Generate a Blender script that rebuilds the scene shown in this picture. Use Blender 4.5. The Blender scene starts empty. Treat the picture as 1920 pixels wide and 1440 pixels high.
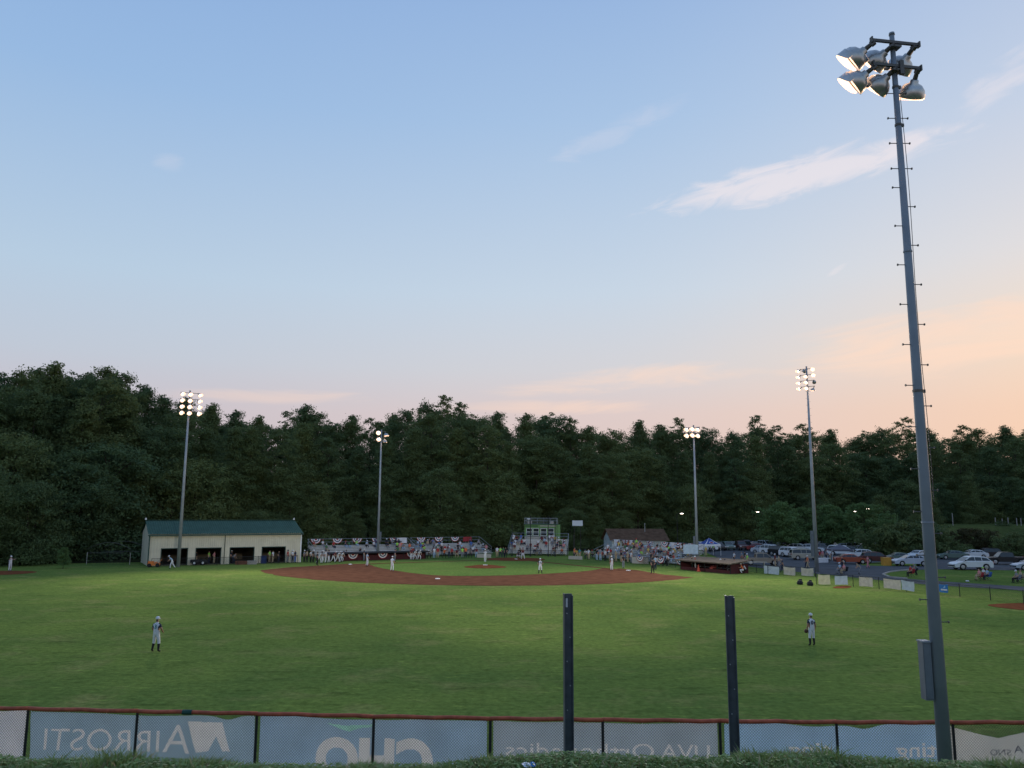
import bpy, bmesh, math, random
import numpy as np
from mathutils import Vector, Matrix
R = math.radians
rnd = random.Random(11)
sc = bpy.context.scene
COL = sc.collection

# ------------------------------------------------------------------ camera
FPX, PITCH, ROLL, CAMZ = 1511.8, 0.156113, 0.0055516, 7.584
cam_d = bpy.data.cameras.new('camera'); cam = bpy.data.objects.new('camera', cam_d); COL.objects.link(cam)
cam_d.sensor_width = 36.0; cam_d.lens = 36.0 * FPX / 1920.0; cam_d.clip_start = 0.1; cam_d.clip_end = 6000
cam.matrix_world = Matrix.Translation((0, 0, CAMZ)) @ Matrix.Rotation(math.pi / 2 + PITCH, 4, 'X') @ Matrix.Rotation(ROLL, 4, 'Z')
sc.camera = cam

def ray(px, py):
    a, b = px - 960, py - 720
    u = a * math.cos(ROLL) + b * math.sin(ROLL); v = -a * math.sin(ROLL) + b * math.cos(ROLL)
    return Vector((u, FPX * math.cos(PITCH) + v * math.sin(PITCH), FPX * math.sin(PITCH) - v * math.cos(PITCH)))
def G(px, py, z=0.0):            # where a photo point meets the level z
    d = ray(px, py); t = (z - CAMZ) / d.z
    return Vector((d.x * t, d.y * t, z))
def at(px, py, Y):               # photo point at a distance Y ahead
    d = ray(px, py); t = Y / d.y
    return Vector((d.x * t, Y, CAMZ + d.z * t))
def onplane(px, py, P, n):
    d = ray(px, py); o = Vector((0, 0, CAMZ)); t = (P - o).dot(n) / d.dot(n)
    return o + d * t

# ------------------------------------------------------------------ world, sun, exposure
def lin(c):
    return tuple((x / 255 / 12.92 if x / 255 <= .04045 else ((x / 255 + .055) / 1.055) ** 2.4) for x in c) + (1.0,)
SUN_AZ, SUN_EL = R(52), R(3.2)
world = bpy.data.worlds.new('World'); sc.world = world; world.use_nodes = True
wt = world.node_tree
for n in list(wt.nodes): wt.nodes.remove(n)
def N(t, **kw):
    n = wt.nodes.new(t)
    for k, v in kw.items(): setattr(n, k, v)
    return n
def val(s, x):
    if isinstance(x, (int, float)): s.default_value = x
    elif isinstance(x, tuple): s.default_value = x
    else: wt.links.new(x, s)
def M_(op, a, b=0.0, c=None, clamp=False):
    n = N('ShaderNodeMath', operation=op, use_clamp=clamp); val(n.inputs[0], a); val(n.inputs[1], b)
    if c is not None: val(n.inputs[2], c)
    return n.outputs[0]
def MIX(f, a, b, bt='MIX'):
    n = N('ShaderNodeMix', data_type='RGBA', blend_type=bt); val(n.inputs[0], f); val(n.inputs[6], a); val(n.inputs[7], b)
    return n.outputs[2]
def SS(x, lo, hi):
    n = N('ShaderNodeMapRange', interpolation_type='SMOOTHSTEP'); val(n.inputs[0], x); n.inputs[1].default_value = lo; n.inputs[2].default_value = hi
    return n.outputs[0]
def RAMP(f, stops):
    n = N('ShaderNodeValToRGB'); val(n.inputs[0], f); e = n.color_ramp.elements
    while len(e) < len(stops): e.new(.5)
    for i, (p, c) in enumerate(stops): e[i].position = p; e[i].color = lin(c)
    n.color_ramp.interpolation = 'EASE' if False else 'LINEAR'
    return n.outputs[0]
tc = N('ShaderNodeTexCoord'); sp = N('ShaderNodeSeparateXYZ'); wt.links.new(tc.outputs['Generated'], sp.inputs[0])
dx, dy, dz = sp.outputs
el = M_('MULTIPLY', M_('ARCSINE', dz), 57.2958)
azr = M_('ARCTAN2', dx, dy); az = M_('MULTIPLY', azr, 57.2958)
elf = M_('DIVIDE', el, 90.0, clamp=True)
far_side = RAMP(elf, [(0.0, (200, 184, 194)), (.075, (200, 194, 205)), (.11, (193, 202, 217)), (.17, (184, 206, 228)), (.30, (153, 187, 228)), (.42, (136, 172, 222)), (1.0, (138, 172, 222))])
mid_side = RAMP(elf, [(0.0, (228, 198, 190)), (.075, (226, 205, 201)), (.11, (216, 213, 217)), (.17, (203, 216, 231)), (.30, (171, 198, 231)), (.42, (146, 178, 224)), (1.0, (138, 172, 222))])
sun_side = RAMP(elf, [(0.0, (252, 200, 164)), (.07, (252, 210, 178)), (.12, (251, 223, 196)), (.18, (232, 224, 222)), (.27, (204, 213, 231)), (.42, (164, 188, 226)), (1.0, (138, 172, 222))])
daz = M_('ABSOLUTE', M_('SUBTRACT', az, math.degrees(SUN_AZ)))
daz = M_('MINIMUM', daz, M_('SUBTRACT', 360.0, daz))
f1 = M_('SUBTRACT', 1.0, SS(daz, 32, 90)); f2 = M_('SUBTRACT', 1.0, SS(daz, 5, 46))
sky_c = MIX(f2, MIX(f1, far_side, mid_side), sun_side)
nis = N('ShaderNodeTexSky', sky_type='NISHITA', sun_disc=False)
nis.sun_elevation = SUN_EL; nis.sun_rotation = SUN_AZ; nis.dust_density = .6; nis.ozone_density = 2.5
nis_c = MIX(1.0, nis.outputs[0], (.12, .13, .15, 1), 'MULTIPLY')
sky_c = MIX(.06, sky_c, nis_c)
# thin cirrus, laid out in azimuth and elevation
def sky_noise(ang, su, sv, seed, detail):
    ca, sa = math.cos(R(ang)), math.sin(R(ang))
    u = M_('ADD', M_('MULTIPLY', az, ca), M_('MULTIPLY', el, sa)); v = M_('SUBTRACT', M_('MULTIPLY', el, ca), M_('MULTIPLY', az, sa))
    cv = N('ShaderNodeCombineXYZ'); val(cv.inputs[0], M_('MULTIPLY', u, su)); val(cv.inputs[1], M_('MULTIPLY', v, sv)); cv.inputs[2].default_value = seed
    nz = N('ShaderNodeTexNoise', noise_dimensions='2D'); wt.links.new(cv.outputs[0], nz.inputs['Vector']); nz.inputs['Scale'].default_value = 1.0
    nz.inputs['Detail'].default_value = detail; nz.inputs['Roughness'].default_value = .6; nz.inputs['Distortion'].default_value = .5
    return nz.outputs[0]
NZ_HI, NZ_LO = sky_noise(11, .26, .95, 0, 7.0), sky_noise(3, .09, .55, 0, 4.0)
def cloud(nz, a0, e0, ang, la, le, dens, thr=1.18):
    ca, sa = math.cos(R(ang)), math.sin(R(ang))
    da = M_('SUBTRACT', az, a0); de = M_('SUBTRACT', el, e0)
    u = M_('DIVIDE', M_('ADD', M_('MULTIPLY', da, ca), M_('MULTIPLY', de, sa)), la); v = M_('DIVIDE', M_('SUBTRACT', M_('MULTIPLY', de, ca), M_('MULTIPLY', da, sa)), le)
    mask = M_('SUBTRACT', 1.0, M_('ADD', M_('MULTIPLY', u, u), M_('MULTIPLY', v, v)), clamp=True)
    x = M_('SUBTRACT', M_('ADD', M_('MULTIPLY', nz, 1.5), mask), thr)
    return M_('MULTIPLY', M_('MULTIPLY', SS(x, 0.0, .75), dens), SS(mask, 0, .25))
cl = cloud(NZ_HI, 20.6, 22.2, 6.5, 13.0, 1.7, .60, .98)
for a in [(33.0, 25.6, 30, 4.0, 1.6, .34), (7.4, 26.0, 20, 7.5, 1.3, .15), (-24.2, 22.2, 0, 1.6, .9, .12), (22.5, 15.8, 28, 1.4, .35, .4)]:
    cl = M_('MAXIMUM', cl, cloud(NZ_HI, *a))
warm = cloud(NZ_LO, 30.0, 11.0, 3, 17, 3.2, .62)
for a in [(9.0, 9.2, 4, 13, 1.3, .5), (3.0, 7.2, 1, 11, .9, .45), (-16, 7.6, 1, 12, .8, .30)]:
    warm = M_('MAXIMUM', warm, cloud(NZ_LO, *a))
sky_c = MIX(cl, sky_c, lin((244, 232, 234)))
sky_c = MIX(warm, sky_c, lin((255, 219, 196)))
sky_c = MIX(1.0, sky_c, (10.4, 10.35, 10.2, 1), 'MULTIPLY')
bg = N('ShaderNodeBackground'); wt.links.new(sky_c, bg.inputs[0]); bg.inputs[1].default_value = 0.1
world.cycles.sampling_method = 'MANUAL'; world.cycles.sample_map_resolution = 256
wo = N('ShaderNodeOutputWorld'); wt.links.new(bg.outputs[0], wo.inputs[0])

sun_d = bpy.data.lights.new('sun', 'SUN'); sun_d.energy = 0.5; sun_d.angle = R(6); sun_d.color = (1, .66, .42)
sun = bpy.data.objects.new('sun', sun_d); COL.objects.link(sun)
sdir = Vector((math.sin(SUN_AZ) * math.cos(SUN_EL), math.cos(SUN_AZ) * math.cos(SUN_EL), math.sin(SUN_EL)))
sun.rotation_euler = sdir.to_track_quat('Z', 'Y').to_euler()
vs = sc.view_settings; vs.view_transform = 'Standard'; vs.look = 'None'; vs.exposure = 0.0; vs.gamma = 1.0; vs.use_curve_mapping = False
sc.cycles.max_bounces = 5; sc.cycles.diffuse_bounces = 3; sc.cycles.transparent_max_bounces = 8
sc.cycles.use_denoising = True; sc.cycles.caustics_reflective = False; sc.cycles.caustics_refractive = False

# ------------------------------------------------------------------ materials
MATS = {}
def mat(name, col, rough=.7, metal=0.0, var=.12, scale=3.0, bump=0.0, spec=.35, emit=0.0, trans=0.0, alpha=1.0):
    if name in MATS: return MATS[name]
    m = bpy.data.materials.new(name); m.use_nodes = True; t = m.node_tree
    b = t.nodes['Principled BSDF']
    b.inputs['Roughness'].default_value = rough; b.inputs['Metallic'].default_value = metal; b.inputs['Specular IOR Level'].default_value = spec
    c = tuple(col[:3]) + (1,)
    tcn = t.nodes.new('ShaderNodeTexCoord'); nz = t.nodes.new('ShaderNodeTexNoise'); nz.inputs['Scale'].default_value = scale; nz.inputs['Detail'].default_value = 4
    t.links.new(tcn.outputs['Object'], nz.inputs['Vector'])
    mr = t.nodes.new('ShaderNodeMapRange'); mr.inputs[1].default_value = .3; mr.inputs[2].default_value = .7
    mr.inputs[3].default_value = 1 - var; mr.inputs[4].default_value = 1 + var
    t.links.new(nz.outputs[0], mr.inputs[0])
    mx = t.nodes.new('ShaderNodeMix'); mx.data_type = 'RGBA'; mx.blend_type = 'MULTIPLY'; mx.inputs[0].default_value = 1; mx.inputs[6].default_value = c
    t.links.new(mr.outputs[0], mx.inputs[7]); t.links.new(mx.outputs[2], b.inputs['Base Color'])
    if bump:
        bp = t.nodes.new('ShaderNodeBump'); bp.inputs['Strength'].default_value = bump; bp.inputs['Distance'].default_value = .02
        t.links.new(nz.outputs[0], bp.inputs['Height']); t.links.new(bp.outputs[0], b.inputs['Normal'])
    if emit:
        b.inputs['Emission Color'].default_value = c; b.inputs['Emission Strength'].default_value = emit
    if trans:
        tr = t.nodes.new('ShaderNodeBsdfTranslucent'); t.links.new(mx.outputs[2], tr.inputs[0]); ms = t.nodes.new('ShaderNodeMixShader'); ms.inputs[0].default_value = trans
        t.links.new(b.outputs[0], ms.inputs[1]); t.links.new(tr.outputs[0], ms.inputs[2]); t.links.new(ms.outputs[0], t.nodes['Material Output'].inputs[0])
    MATS[name] = m
    return m

def grass_mat(name, dark, lite, dry, big=.06, fine=3.0):
    m = bpy.data.materials.new(name); m.use_nodes = True; t = m.node_tree; b = t.nodes['Principled BSDF']
    b.inputs['Roughness'].default_value = 1.0; b.inputs['Specular IOR Level'].default_value = 0.0
    g = t.nodes.new('ShaderNodeNewGeometry')
    def noise(s, d=5, r=.6, sx=1.0, sy=1.0, dist=0.0):
        mp = t.nodes.new('ShaderNodeMapping'); mp.inputs['Scale'].default_value = (sx, sy, 1); t.links.new(g.outputs['Position'], mp.inputs[0])
        n = t.nodes.new('ShaderNodeTexNoise'); n.inputs['Scale'].default_value = s; n.inputs['Detail'].default_value = d; n.inputs['Roughness'].default_value = r; n.inputs['Distortion'].default_value = dist
        t.links.new(mp.outputs[0], n.inputs[0]); return n.outputs[0]
    def rng(x, a, bb):
        n = t.nodes.new('ShaderNodeMapRange'); n.inputs[1].default_value = a; n.inputs[2].default_value = bb; t.links.new(x, n.inputs[0]); return n.outputs[0]
    def mix(f, a, bb, bt='MIX'):
        n = t.nodes.new('ShaderNodeMix'); n.data_type = 'RGBA'; n.blend_type = bt
        if isinstance(f, float): n.inputs[0].default_value = f
        else: t.links.new(f, n.inputs[0])
        for i, x in ((6, a), (7, bb)):
            if isinstance(x, tuple): n.inputs[i].default_value = x
            else: t.links.new(x, n.inputs[i])
        return n.outputs[2]
    c = mix(rng(noise(big, 6, .62, 1, 1, .4), .36, .64), dark + (1,), lite + (1,))
    c = mix(rng(noise(big * 4.2, 6, .65), .52, .78), c, dry + (1,))
    c = mix(rng(noise(big * 9, 5, .7, .6, 1.6), .55, .8), c, tuple(x * .5 for x in dark) + (1,))
    c = mix(rng(noise(big * 22, 4, .7, .5, 1.2), .58, .72), c, tuple(x * 1.25 for x in lite) + (1,))
    fn = rng(noise(fine, 4, .7), .25, .75)
    mm = t.nodes.new('ShaderNodeMapRange'); mm.inputs[3].default_value = .62; mm.inputs[4].default_value = 1.38; t.links.new(fn, mm.inputs[0])
    c = mix(1.0, c, mm.outputs[0], 'MULTIPLY')
    t.links.new(c, b.inputs['Base Color'])
    bp = t.nodes.new('ShaderNodeBump'); bp.inputs['Strength'].default_value = .5; bp.inputs['Distance'].default_value = .05
    t.links.new(fn, bp.inputs['Height']); t.links.new(bp.outputs[0], b.inputs['Normal'])
    return m
M_FIELD = grass_mat('field_grass', (.086, .134, .036), (.138, .188, .044), (.200, .200, .072))
M_INGRASS = grass_mat('infield_grass', (.094, .152, .040), (.118, .180, .044), (.14, .172, .05))
M_BANK = grass_mat('bank_grass', (.08, .12, .045), (.11, .15, .055), (.14, .13, .07), .5, 14)
M_LITTER = grass_mat('forest_floor', (.018, .022, .010), (.03, .034, .014), (.035, .028, .015), .1, 2)
M_DIRT = mat('infield_clay', (.122, .056, .034), .95, var=.22, scale=.9, bump=.3, spec=0.0)
M_DIRT2 = mat('mound_clay', (.150, .056, .028), .95, var=.2, scale=1.4, bump=.3, spec=0.0)
M_ASPH = mat('asphalt', (.085, .088, .095), .95, var=.2, scale=.5, bump=.2, spec=.05)
M_CONC = mat('concrete', (.32, .31, .29), .9, var=.15, scale=2)
M_GALV = mat('galvanised_steel', (.30, .33, .36), .55, .35, var=.14, scale=1.3)
M_POLE = mat('pole_steel', (.19, .225, .265), .6, .2, var=.16, scale=1.1)
M_ALU = mat('aluminium_plank', (.50, .52, .53), .5, .25, var=.12, scale=1)
M_DARK = mat('black_steel', (.015, .016, .018), .6, .1)
M_BEAM = mat('dark_painted_beam', (.055, .064, .078), .5, .0, var=.3, scale=4)
M_WHITE = mat('white_paint', (.72, .73, .74), .6, var=.06)
M_BLACK = mat('black_rubber', (.012, .012, .013), .8)
M_GLASS = mat('dark_glass', (.02, .025, .03), .08, .0, var=.05, spec=.6)
M_BARK = mat('bark', (.050, .040, .030), .95, var=.3, scale=2, bump=.5)
M_LENS = mat('lit_lamp_lens', (1.0, .82, .66), .4, emit=14, var=.0)
M_LENSW = mat('lit_lamp_reflector', (1.0, .68, .48), .4, emit=1.5, var=.25, scale=9)
M_REFL = mat('spun_aluminium', (.42, .42, .41), .32, .75, var=.2, scale=5)
M_HOOD = mat('dark_lamp_hood', (.10, .095, .09), .5, .4)

# ------------------------------------------------------------------ mesh helpers
class MB:
    def __init__(s): s.v = []; s.f = []; s.m = []
    def add(s, vs, fs, mi=0):
        o = len(s.v); s.v += [tuple(v) for v in vs]; s.f += [tuple(i + o for i in f) for f in fs]; s.m += [mi] * len(fs); return s
    def box(s, c, d, mi=0, rz=0.0):
        x, y, z = d[0] / 2, d[1] / 2, d[2] / 2; ca, sa = math.cos(rz), math.sin(rz); P = []
        for a, b, e in ((-x, -y, -z), (x, -y, -z), (x, y, -z), (-x, y, -z), (-x, -y, z), (x, -y, z), (x, y, z), (-x, y, z)):
            P.append((c[0] + a * ca - b * sa, c[1] + a * sa + b * ca, c[2] + e))
        return s.add(P, [(0, 3, 2, 1), (4, 5, 6, 7), (0, 1, 5, 4), (1, 2, 6, 5), (2, 3, 7, 6), (3, 0, 4, 7)], mi)
    def tube(s, pts, rs, n=8, mi=0, cap=True):
        pts = [Vector(p) for p in pts]
        if not isinstance(rs, (list, tuple)): rs = [rs] * len(pts)
        V = []; 
        for i, p in enumerate(pts):
            d = (pts[min(i + 1, len(pts) - 1)] - pts[max(i - 1, 0)]).normalized()
            a = d.cross(Vector((0, 0, 1)) if abs(d.z) < .95 else Vector((1, 0, 0))).normalized(); b = d.cross(a)
            for k in range(n):
                t = 2 * math.pi * k / n; V.append(p + (a * math.cos(t) + b * math.sin(t)) * rs[i])
        F = []
        for i in range(len(pts) - 1):
            for k in range(n): F.append((i * n + k, i * n + (k + 1) % n, (i + 1) * n + (k + 1) % n, (i + 1) * n + k))
        if cap: F += [tuple(range(n))[::-1], tuple((len(pts) - 1) * n + k for k in range(n))]
        return s.add(V, F, mi)
    def lathe(s, prof, n=14, mi=0, M=None):
        V = []; F = []
        for r, z in prof:
            for k in range(n):
                t = 2 * math.pi * k / n; p = Vector((r * math.cos(t), r * math.sin(t), z)); V.append(M @ p if M else p)
        for i in range(len(prof) - 1):
            for k in range(n): F.append((i * n + k, i * n + (k + 1) % n, (i + 1) * n + (k + 1) % n, (i + 1) * n + k))
        return s.add(V, F, mi)
    def mesh(s, name, mats, smooth=False):
        me = bpy.data.meshes.new(name); me.from_pydata([tuple(v) for v in s.v], [], s.f)
        for m in (mats if isinstance(mats, (list, tuple)) else [mats]): me.materials.append(m)
        if len(me.materials) > 1: me.polygons.foreach_set('material_index', s.m)
        if smooth: me.polygons.foreach_set('use_smooth', [True] * len(me.polygons))
        me.update(); return me
    def build(s, name, mats, parent=None, smooth=False):
        return obj(name, s.mesh(name, mats, smooth), parent)
def obj(name, me, parent=None, loc=None, rz=None, sca=None):
    o = bpy.data.objects.new(name, me); COL.objects.link(o)
    if parent is not None: o.parent = parent
    if loc is not None: o.location = loc
    if rz is not None: o.rotation_euler = (0, 0, rz)
    if sca is not None: o.scale = sca if isinstance(sca, (tuple, list)) else (sca,) * 3
    return o
def tag(o, label=None, cat=None, group=None, kind=None):
    if label: o['label'] = label
    if cat: o['category'] = cat
    if group: o['group'] = group
    if kind: o['kind'] = kind
    return o
def thing(name, label, cat, loc=(0, 0, 0), rz=0.0, group=None):
    o = bpy.data.objects.new(name, None); COL.objects.link(o); o.empty_display_size = .2
    o.location = loc; o.rotation_euler = (0, 0, rz); return tag(o, label, cat, group)
def copy_tree(o, parent=None):
    c = o.copy(); COL.objects.link(c); c.parent = parent
    for ch in o.children: copy_tree(ch, c)
    return c
def flat(name, pts, z, m, kind='structure'):
    """one flat ground sheet from an outline"""
    bm = bmesh.new(); vs_ = [bm.verts.new((p[0], p[1], z)) for p in pts]; f = bm.faces.new(vs_)
    if f.calc_area() and f.normal.z < 0: f.normal_flip()
    bm.normal_update(); bmesh.ops.triangulate(bm, faces=bm.faces[:])
    for q in bm.faces:
        q.normal_update()
        if q.normal.z < 0: q.normal_flip()
    me = bpy.data.meshes.new(name); bm.to_mesh(me); bm.free(); me.materials.append(m)
    return tag(obj(name, me), kind=kind)
ORD = ['first', 'second', 'third', 'fourth', 'fifth', 'sixth', 'seventh', 'eighth', 'ninth', 'tenth', 'eleventh', 'twelfth', 'thirteenth', 'fourteenth', 'fifteenth', 'sixteenth', 'seventeenth', 'eighteenth', 'nineteenth', 'twentieth']
ORD += ['twenty-' + o for o in ORD[:9]] + ['thirtieth'] + ['thirty-' + o for o in ORD[:9]] + ['fortieth'] + ['forty-' + o for o in ORD[:9]] + ['fiftieth']
def smooth_closed(pts, it=2):
    for _ in range(it):
        q = []
        for i in range(len(pts)):
            a, b = Vector(pts[i]), Vector(pts[(i + 1) % len(pts)]); q += [a * .75 + b * .25, a * .25 + b * .75]
        pts = q
    return pts

# ------------------------------------------------------------------ ground, field, lot
HOME, B1, B2, B3 = Vector((.8, 130.3, 0)), Vector((-22.6, 115.9, 0)), Vector((-8.2, 92.5, 0)), Vector((15.2, 106.9, 0))
RUB = Vector((-3.5, 112.3, 0))
MB().add([(-1500, -300, 0), (1500, -300, 0), (1500, 3000, 0), (-1500, 3000, 0)], [(0, 1, 2, 3)]).build('ground', M_FIELD)
tag(bpy.data.objects['ground'], kind='structure')
EDGE = [(-130, 96), (-80, 108), (-66, 113), (-52, 119), (-34, 134), (-8, 152), (14, 158), (40, 168), (70, 176), (120, 182), (190, 160)]
flat('forest_floor', [Vector((x, y, 0)) for x, y in EDGE] + [Vector((420, 150, 0)), Vector((420, 480, 0)), Vector((-420, 480, 0)), Vector((-420, 90, 0))], .012, M_LITTER)
e1 = (B1 - HOME).normalized(); e3 = (B3 - HOME).normalized()
# clay: an arc round the plate, its two horns running past the bags
tipL, tipR = G(487, 1069.5), G(1302, 1083)
a0 = math.atan2(tipL.y - RUB.y, tipL.x - RUB.x); a1 = math.atan2(tipR.y - RUB.y, tipR.x - RUB.x) + 2 * math.pi
if a0 < 0: a0 += 2 * math.pi
arc = []
for i in range(41):
    t = a0 + (a1 - a0) * i / 40; w = i / 40
    r = (tipL - RUB).length * (1 - w) + (tipR - RUB).length * w - 1.9 * math.sin(math.pi * w)
    arc.append(RUB + Vector((math.cos(t), math.sin(t), 0)) * r)
back = [G(1240, 1077), G(1196, 1069.5), G(1160, 1066), B3 + (HOME - B3) * .10, G(1128, 1064.5), RUB, G(697, 1060.5), G(690, 1057.5), G(650, 1057.2), G(600, 1060.5), G(540, 1064)]
def ragged(pts, amp, step=.7):
    q = []
    for i, a in enumerate(pts):
        b = pts[(i + 1) % len(pts)]; k = max(1, int((b - a).length / step))
        for j in range(k): p = a + (b - a) * j / k; q.append(p + Vector((rnd.uniform(-amp, amp), rnd.uniform(-amp, amp), 0)))
    return q
flat('infield_clay', ragged(arc + back, .14), .016, M_DIRT)
ing = [G(x, y) for x, y in [(694, 1061.5), (742, 1070.5), (800, 1078.3), (850, 1080.3), (900, 1080.2), (960, 1079), (1020, 1076.3), (1080, 1072.8), (1112, 1069.6), (1130, 1066.2), (1134, 1063.6), (1126, 1061.8)]]
flat('infield_lawn', smooth_closed(ing + [HOME + e3 * 4.3, HOME + e1 * 4.3, G(706, 1058)], 2), .026, M_INGRASS)
def strip(name, a, b, w, z, m):
    d = (b - a).normalized(); n = Vector((-d.y, d.x, 0)) * w / 2
    return flat(name, [a + n, b + n, b - n, a - n], z, m)
strip('base_path', HOME + e1 * 3, B1 - e1 * 1.0, .9, .034, M_DIRT); strip('base_path', HOME + e3 * 3, B3 - e3 * 1.0, .9, .034, M_DIRT)
flat('home_plate_clay', [HOME + Vector((math.cos(t / 20 * math.pi) * 4.6, math.sin(t / 20 * math.pi) * 4.6, 0)) for t in range(40)], .042, M_DIRT2)
pm = MB(); 
pm.lathe([(2.9, .03), (2.2, .12), (1.2, .24), (.01, .26)], 32, M=Matrix.Translation(RUB + Vector((0, 0, .01)))); tag(pm.build('pitching_mound', M_DIRT2, smooth=True), kind='structure')
def clay_patch(name, pts): return flat(name, smooth_closed([G(x, y) for x, y in pts], 3), .02, M_DIRT2)
clay_patch('bullpen_clay', [(-90, 1079), (10, 1078.5), (60, 1075), (74, 1071.8), (40, 1070.3), (-90, 1071)])
clay_patch('bullpen_clay', [(1838, 1135), (1880, 1131.5), (1960, 1130), (2060, 1140), (2000, 1150), (1920, 1145)])
clay_patch('bullpen_clay', [(1555, 1103), (1575, 1098), (1600, 1099), (1590, 1104)])
# asphalt lot with the drive curling round a lawn island
lot = [G(x, y) for x, y in [(1310, 1030), (1375, 1024.5), (1500, 1023), (1700, 1026), (1920, 1034), (2150, 1048), (2150, 1079), (1990, 1071), (1760, 1067.5), (1705, 1069), (1668, 1073), (1655, 1077.5), (1668, 1082.5), (1745, 1089), (2100, 1112), (2100, 1118), (1745, 1097), (1640, 1087), (1570, 1079.5), (1500, 1073), (1440, 1067), (1405, 1062.5), (1360, 1052)]]
flat('parking_lot', lot, .02, M_ASPH)
kb = MB(); ks = [G(x, y) for x, y in [(1705, 1069), (1685, 1070.8), (1668, 1073), (1655, 1077.5), (1668, 1082.5), (1700, 1085.2)]]
for a, b in zip(ks, ks[1:]):
    d = b - a; kb.box((a + b) / 2 + Vector((0, 0, .07)), (d.length + .1, .16, .14), rz=math.atan2(d.y, d.x))
tag(kb.build('kerb', M_CONC), kind='structure')
flat('verge', [G(x, y) for x, y in [(1612, 1057), (1650, 1054.5), (1700, 1056.5), (1745, 1060.5), (1700, 1062), (1650, 1061.5), (1616, 1060)]], .03, M_FIELD)
# embankment the camera stands on
def bank_z(x, d):
    crest = 6.05 + .12 * math.sin(x * .9) + .06 * math.sin(x * 2.7 + 1)
    z0 = 5.838 + .012 * math.sin(x * 1.3 + .4) + .010 * math.sin(x * 4.1)
    if d < crest - .35: return z0
    if d < crest + .35: t = (d - crest + .35) / .7; return z0 - t * t * .16
    return max(-.3, z0 - .16 - (d - crest - .35) * .425)
bm_ = MB(); xs = [-160, -60, -30, -16] + [-10 + .25 * i for i in range(81)] + [16, 30, 60, 160]; ds = [-120, -20, -4, 2, 4] + [4.6 + .1 * i for i in range(25)] + [7.5, 9, 12, 15, 18, 20.6, 21.2]
bm_.add([(x, d, bank_z(x, d)) for d in ds for x in xs], [(j * len(xs) + i, j * len(xs) + i + 1, (j + 1) * len(xs) + i + 1, (j + 1) * len(xs) + i) for j in range(len(ds) - 1) for i in range(len(xs) - 1)])
tag(bm_.build('embankment', M_BANK, smooth=True), kind='structure')
# grassy terrace rising at the far right
tb = MB(); TX = [58, 64, 72, 82, 95, 115, 145, 200, 280]; TY = [128, 136, 143, 150, 156, 164, 172, 200, 260]
def terr_z(x, y):
    s = min(1, max(0, (y - 138 - .10 * (x - 80)) / 24)); w = min(1, max(0, (x - 62) / 22)); return -.2 + 5.3 * (s * s * (3 - 2 * s)) * w * w * (3 - 2 * w)
TX = [60 + 4 * i for i in range(30)]; TY = [130 + 3 * i for i in range(30)]
tb.add([(x, y, terr_z(x, y)) for y in TY for x in TX], [(j * 30 + i, j * 30 + i + 1, (j + 1) * 30 + i + 1, (j + 1) * 30 + i) for j in range(29) for i in range(29)])
tag(tb.build('grass_terrace', grass_mat('rough_terrace_grass', (.045, .062, .022), (.075, .09, .03), (.10, .095, .045), .2, 2), smooth=True), kind='structure')

# bases
def base_bag(p, lab):
    b = MB(); b.box((0, 0, .03), (.42, .42, .06)); b.box((0, 0, .07), (.38, .38, .02))
    o = b.build('base_bag', M_WHITE); o.location = p + Vector((0, 0, .02)); o.rotation_euler = (0, 0, math.atan2(e1.y, e1.x)); tag(o, lab, 'base', 'bases on the clay')
base_bag(B2, 'white square base on the near middle of the infield clay')
base_bag(B1, 'white square base at the left of the clay, by the red dugout')
base_bag(B3, 'white square base at the right of the clay, beside the dark clothed umpire')
rb = MB(); rb.box((0, 0, .03), (.61, .15, .06)); rb.box((0, 0, .07), (.57, .12, .02)); o = rb.build('pitching_rubber', M_WHITE); o.location = RUB + Vector((0, 0, .26)); o.rotation_euler = (0, 0, math.atan2((HOME - RUB).y, (HOME - RUB).x) + math.pi / 2); tag(o, 'white rubber slab on top of the clay mound', 'rubber')
hp = MB(); hp.add([(-.22, 0, .05), (.22, 0, .05), (.22, .22, .05), (0, .43, .05), (-.22, .22, .05), (-.22, 0, 0), (.22, 0, 0), (.22, .22, 0), (0, .43, 0), (-.22, .22, 0)], [(0, 1, 2, 3, 4), (0, 5, 6, 1), (1, 6, 7, 2), (2, 7, 8, 3), (3, 8, 9, 4), (4, 9, 5, 0)])
o = hp.build('home_plate', M_WHITE); o.location = HOME + Vector((0, 0, .045)); tag(o, 'white five sided plate in front of the crouching catcher', 'home plate')

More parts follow.
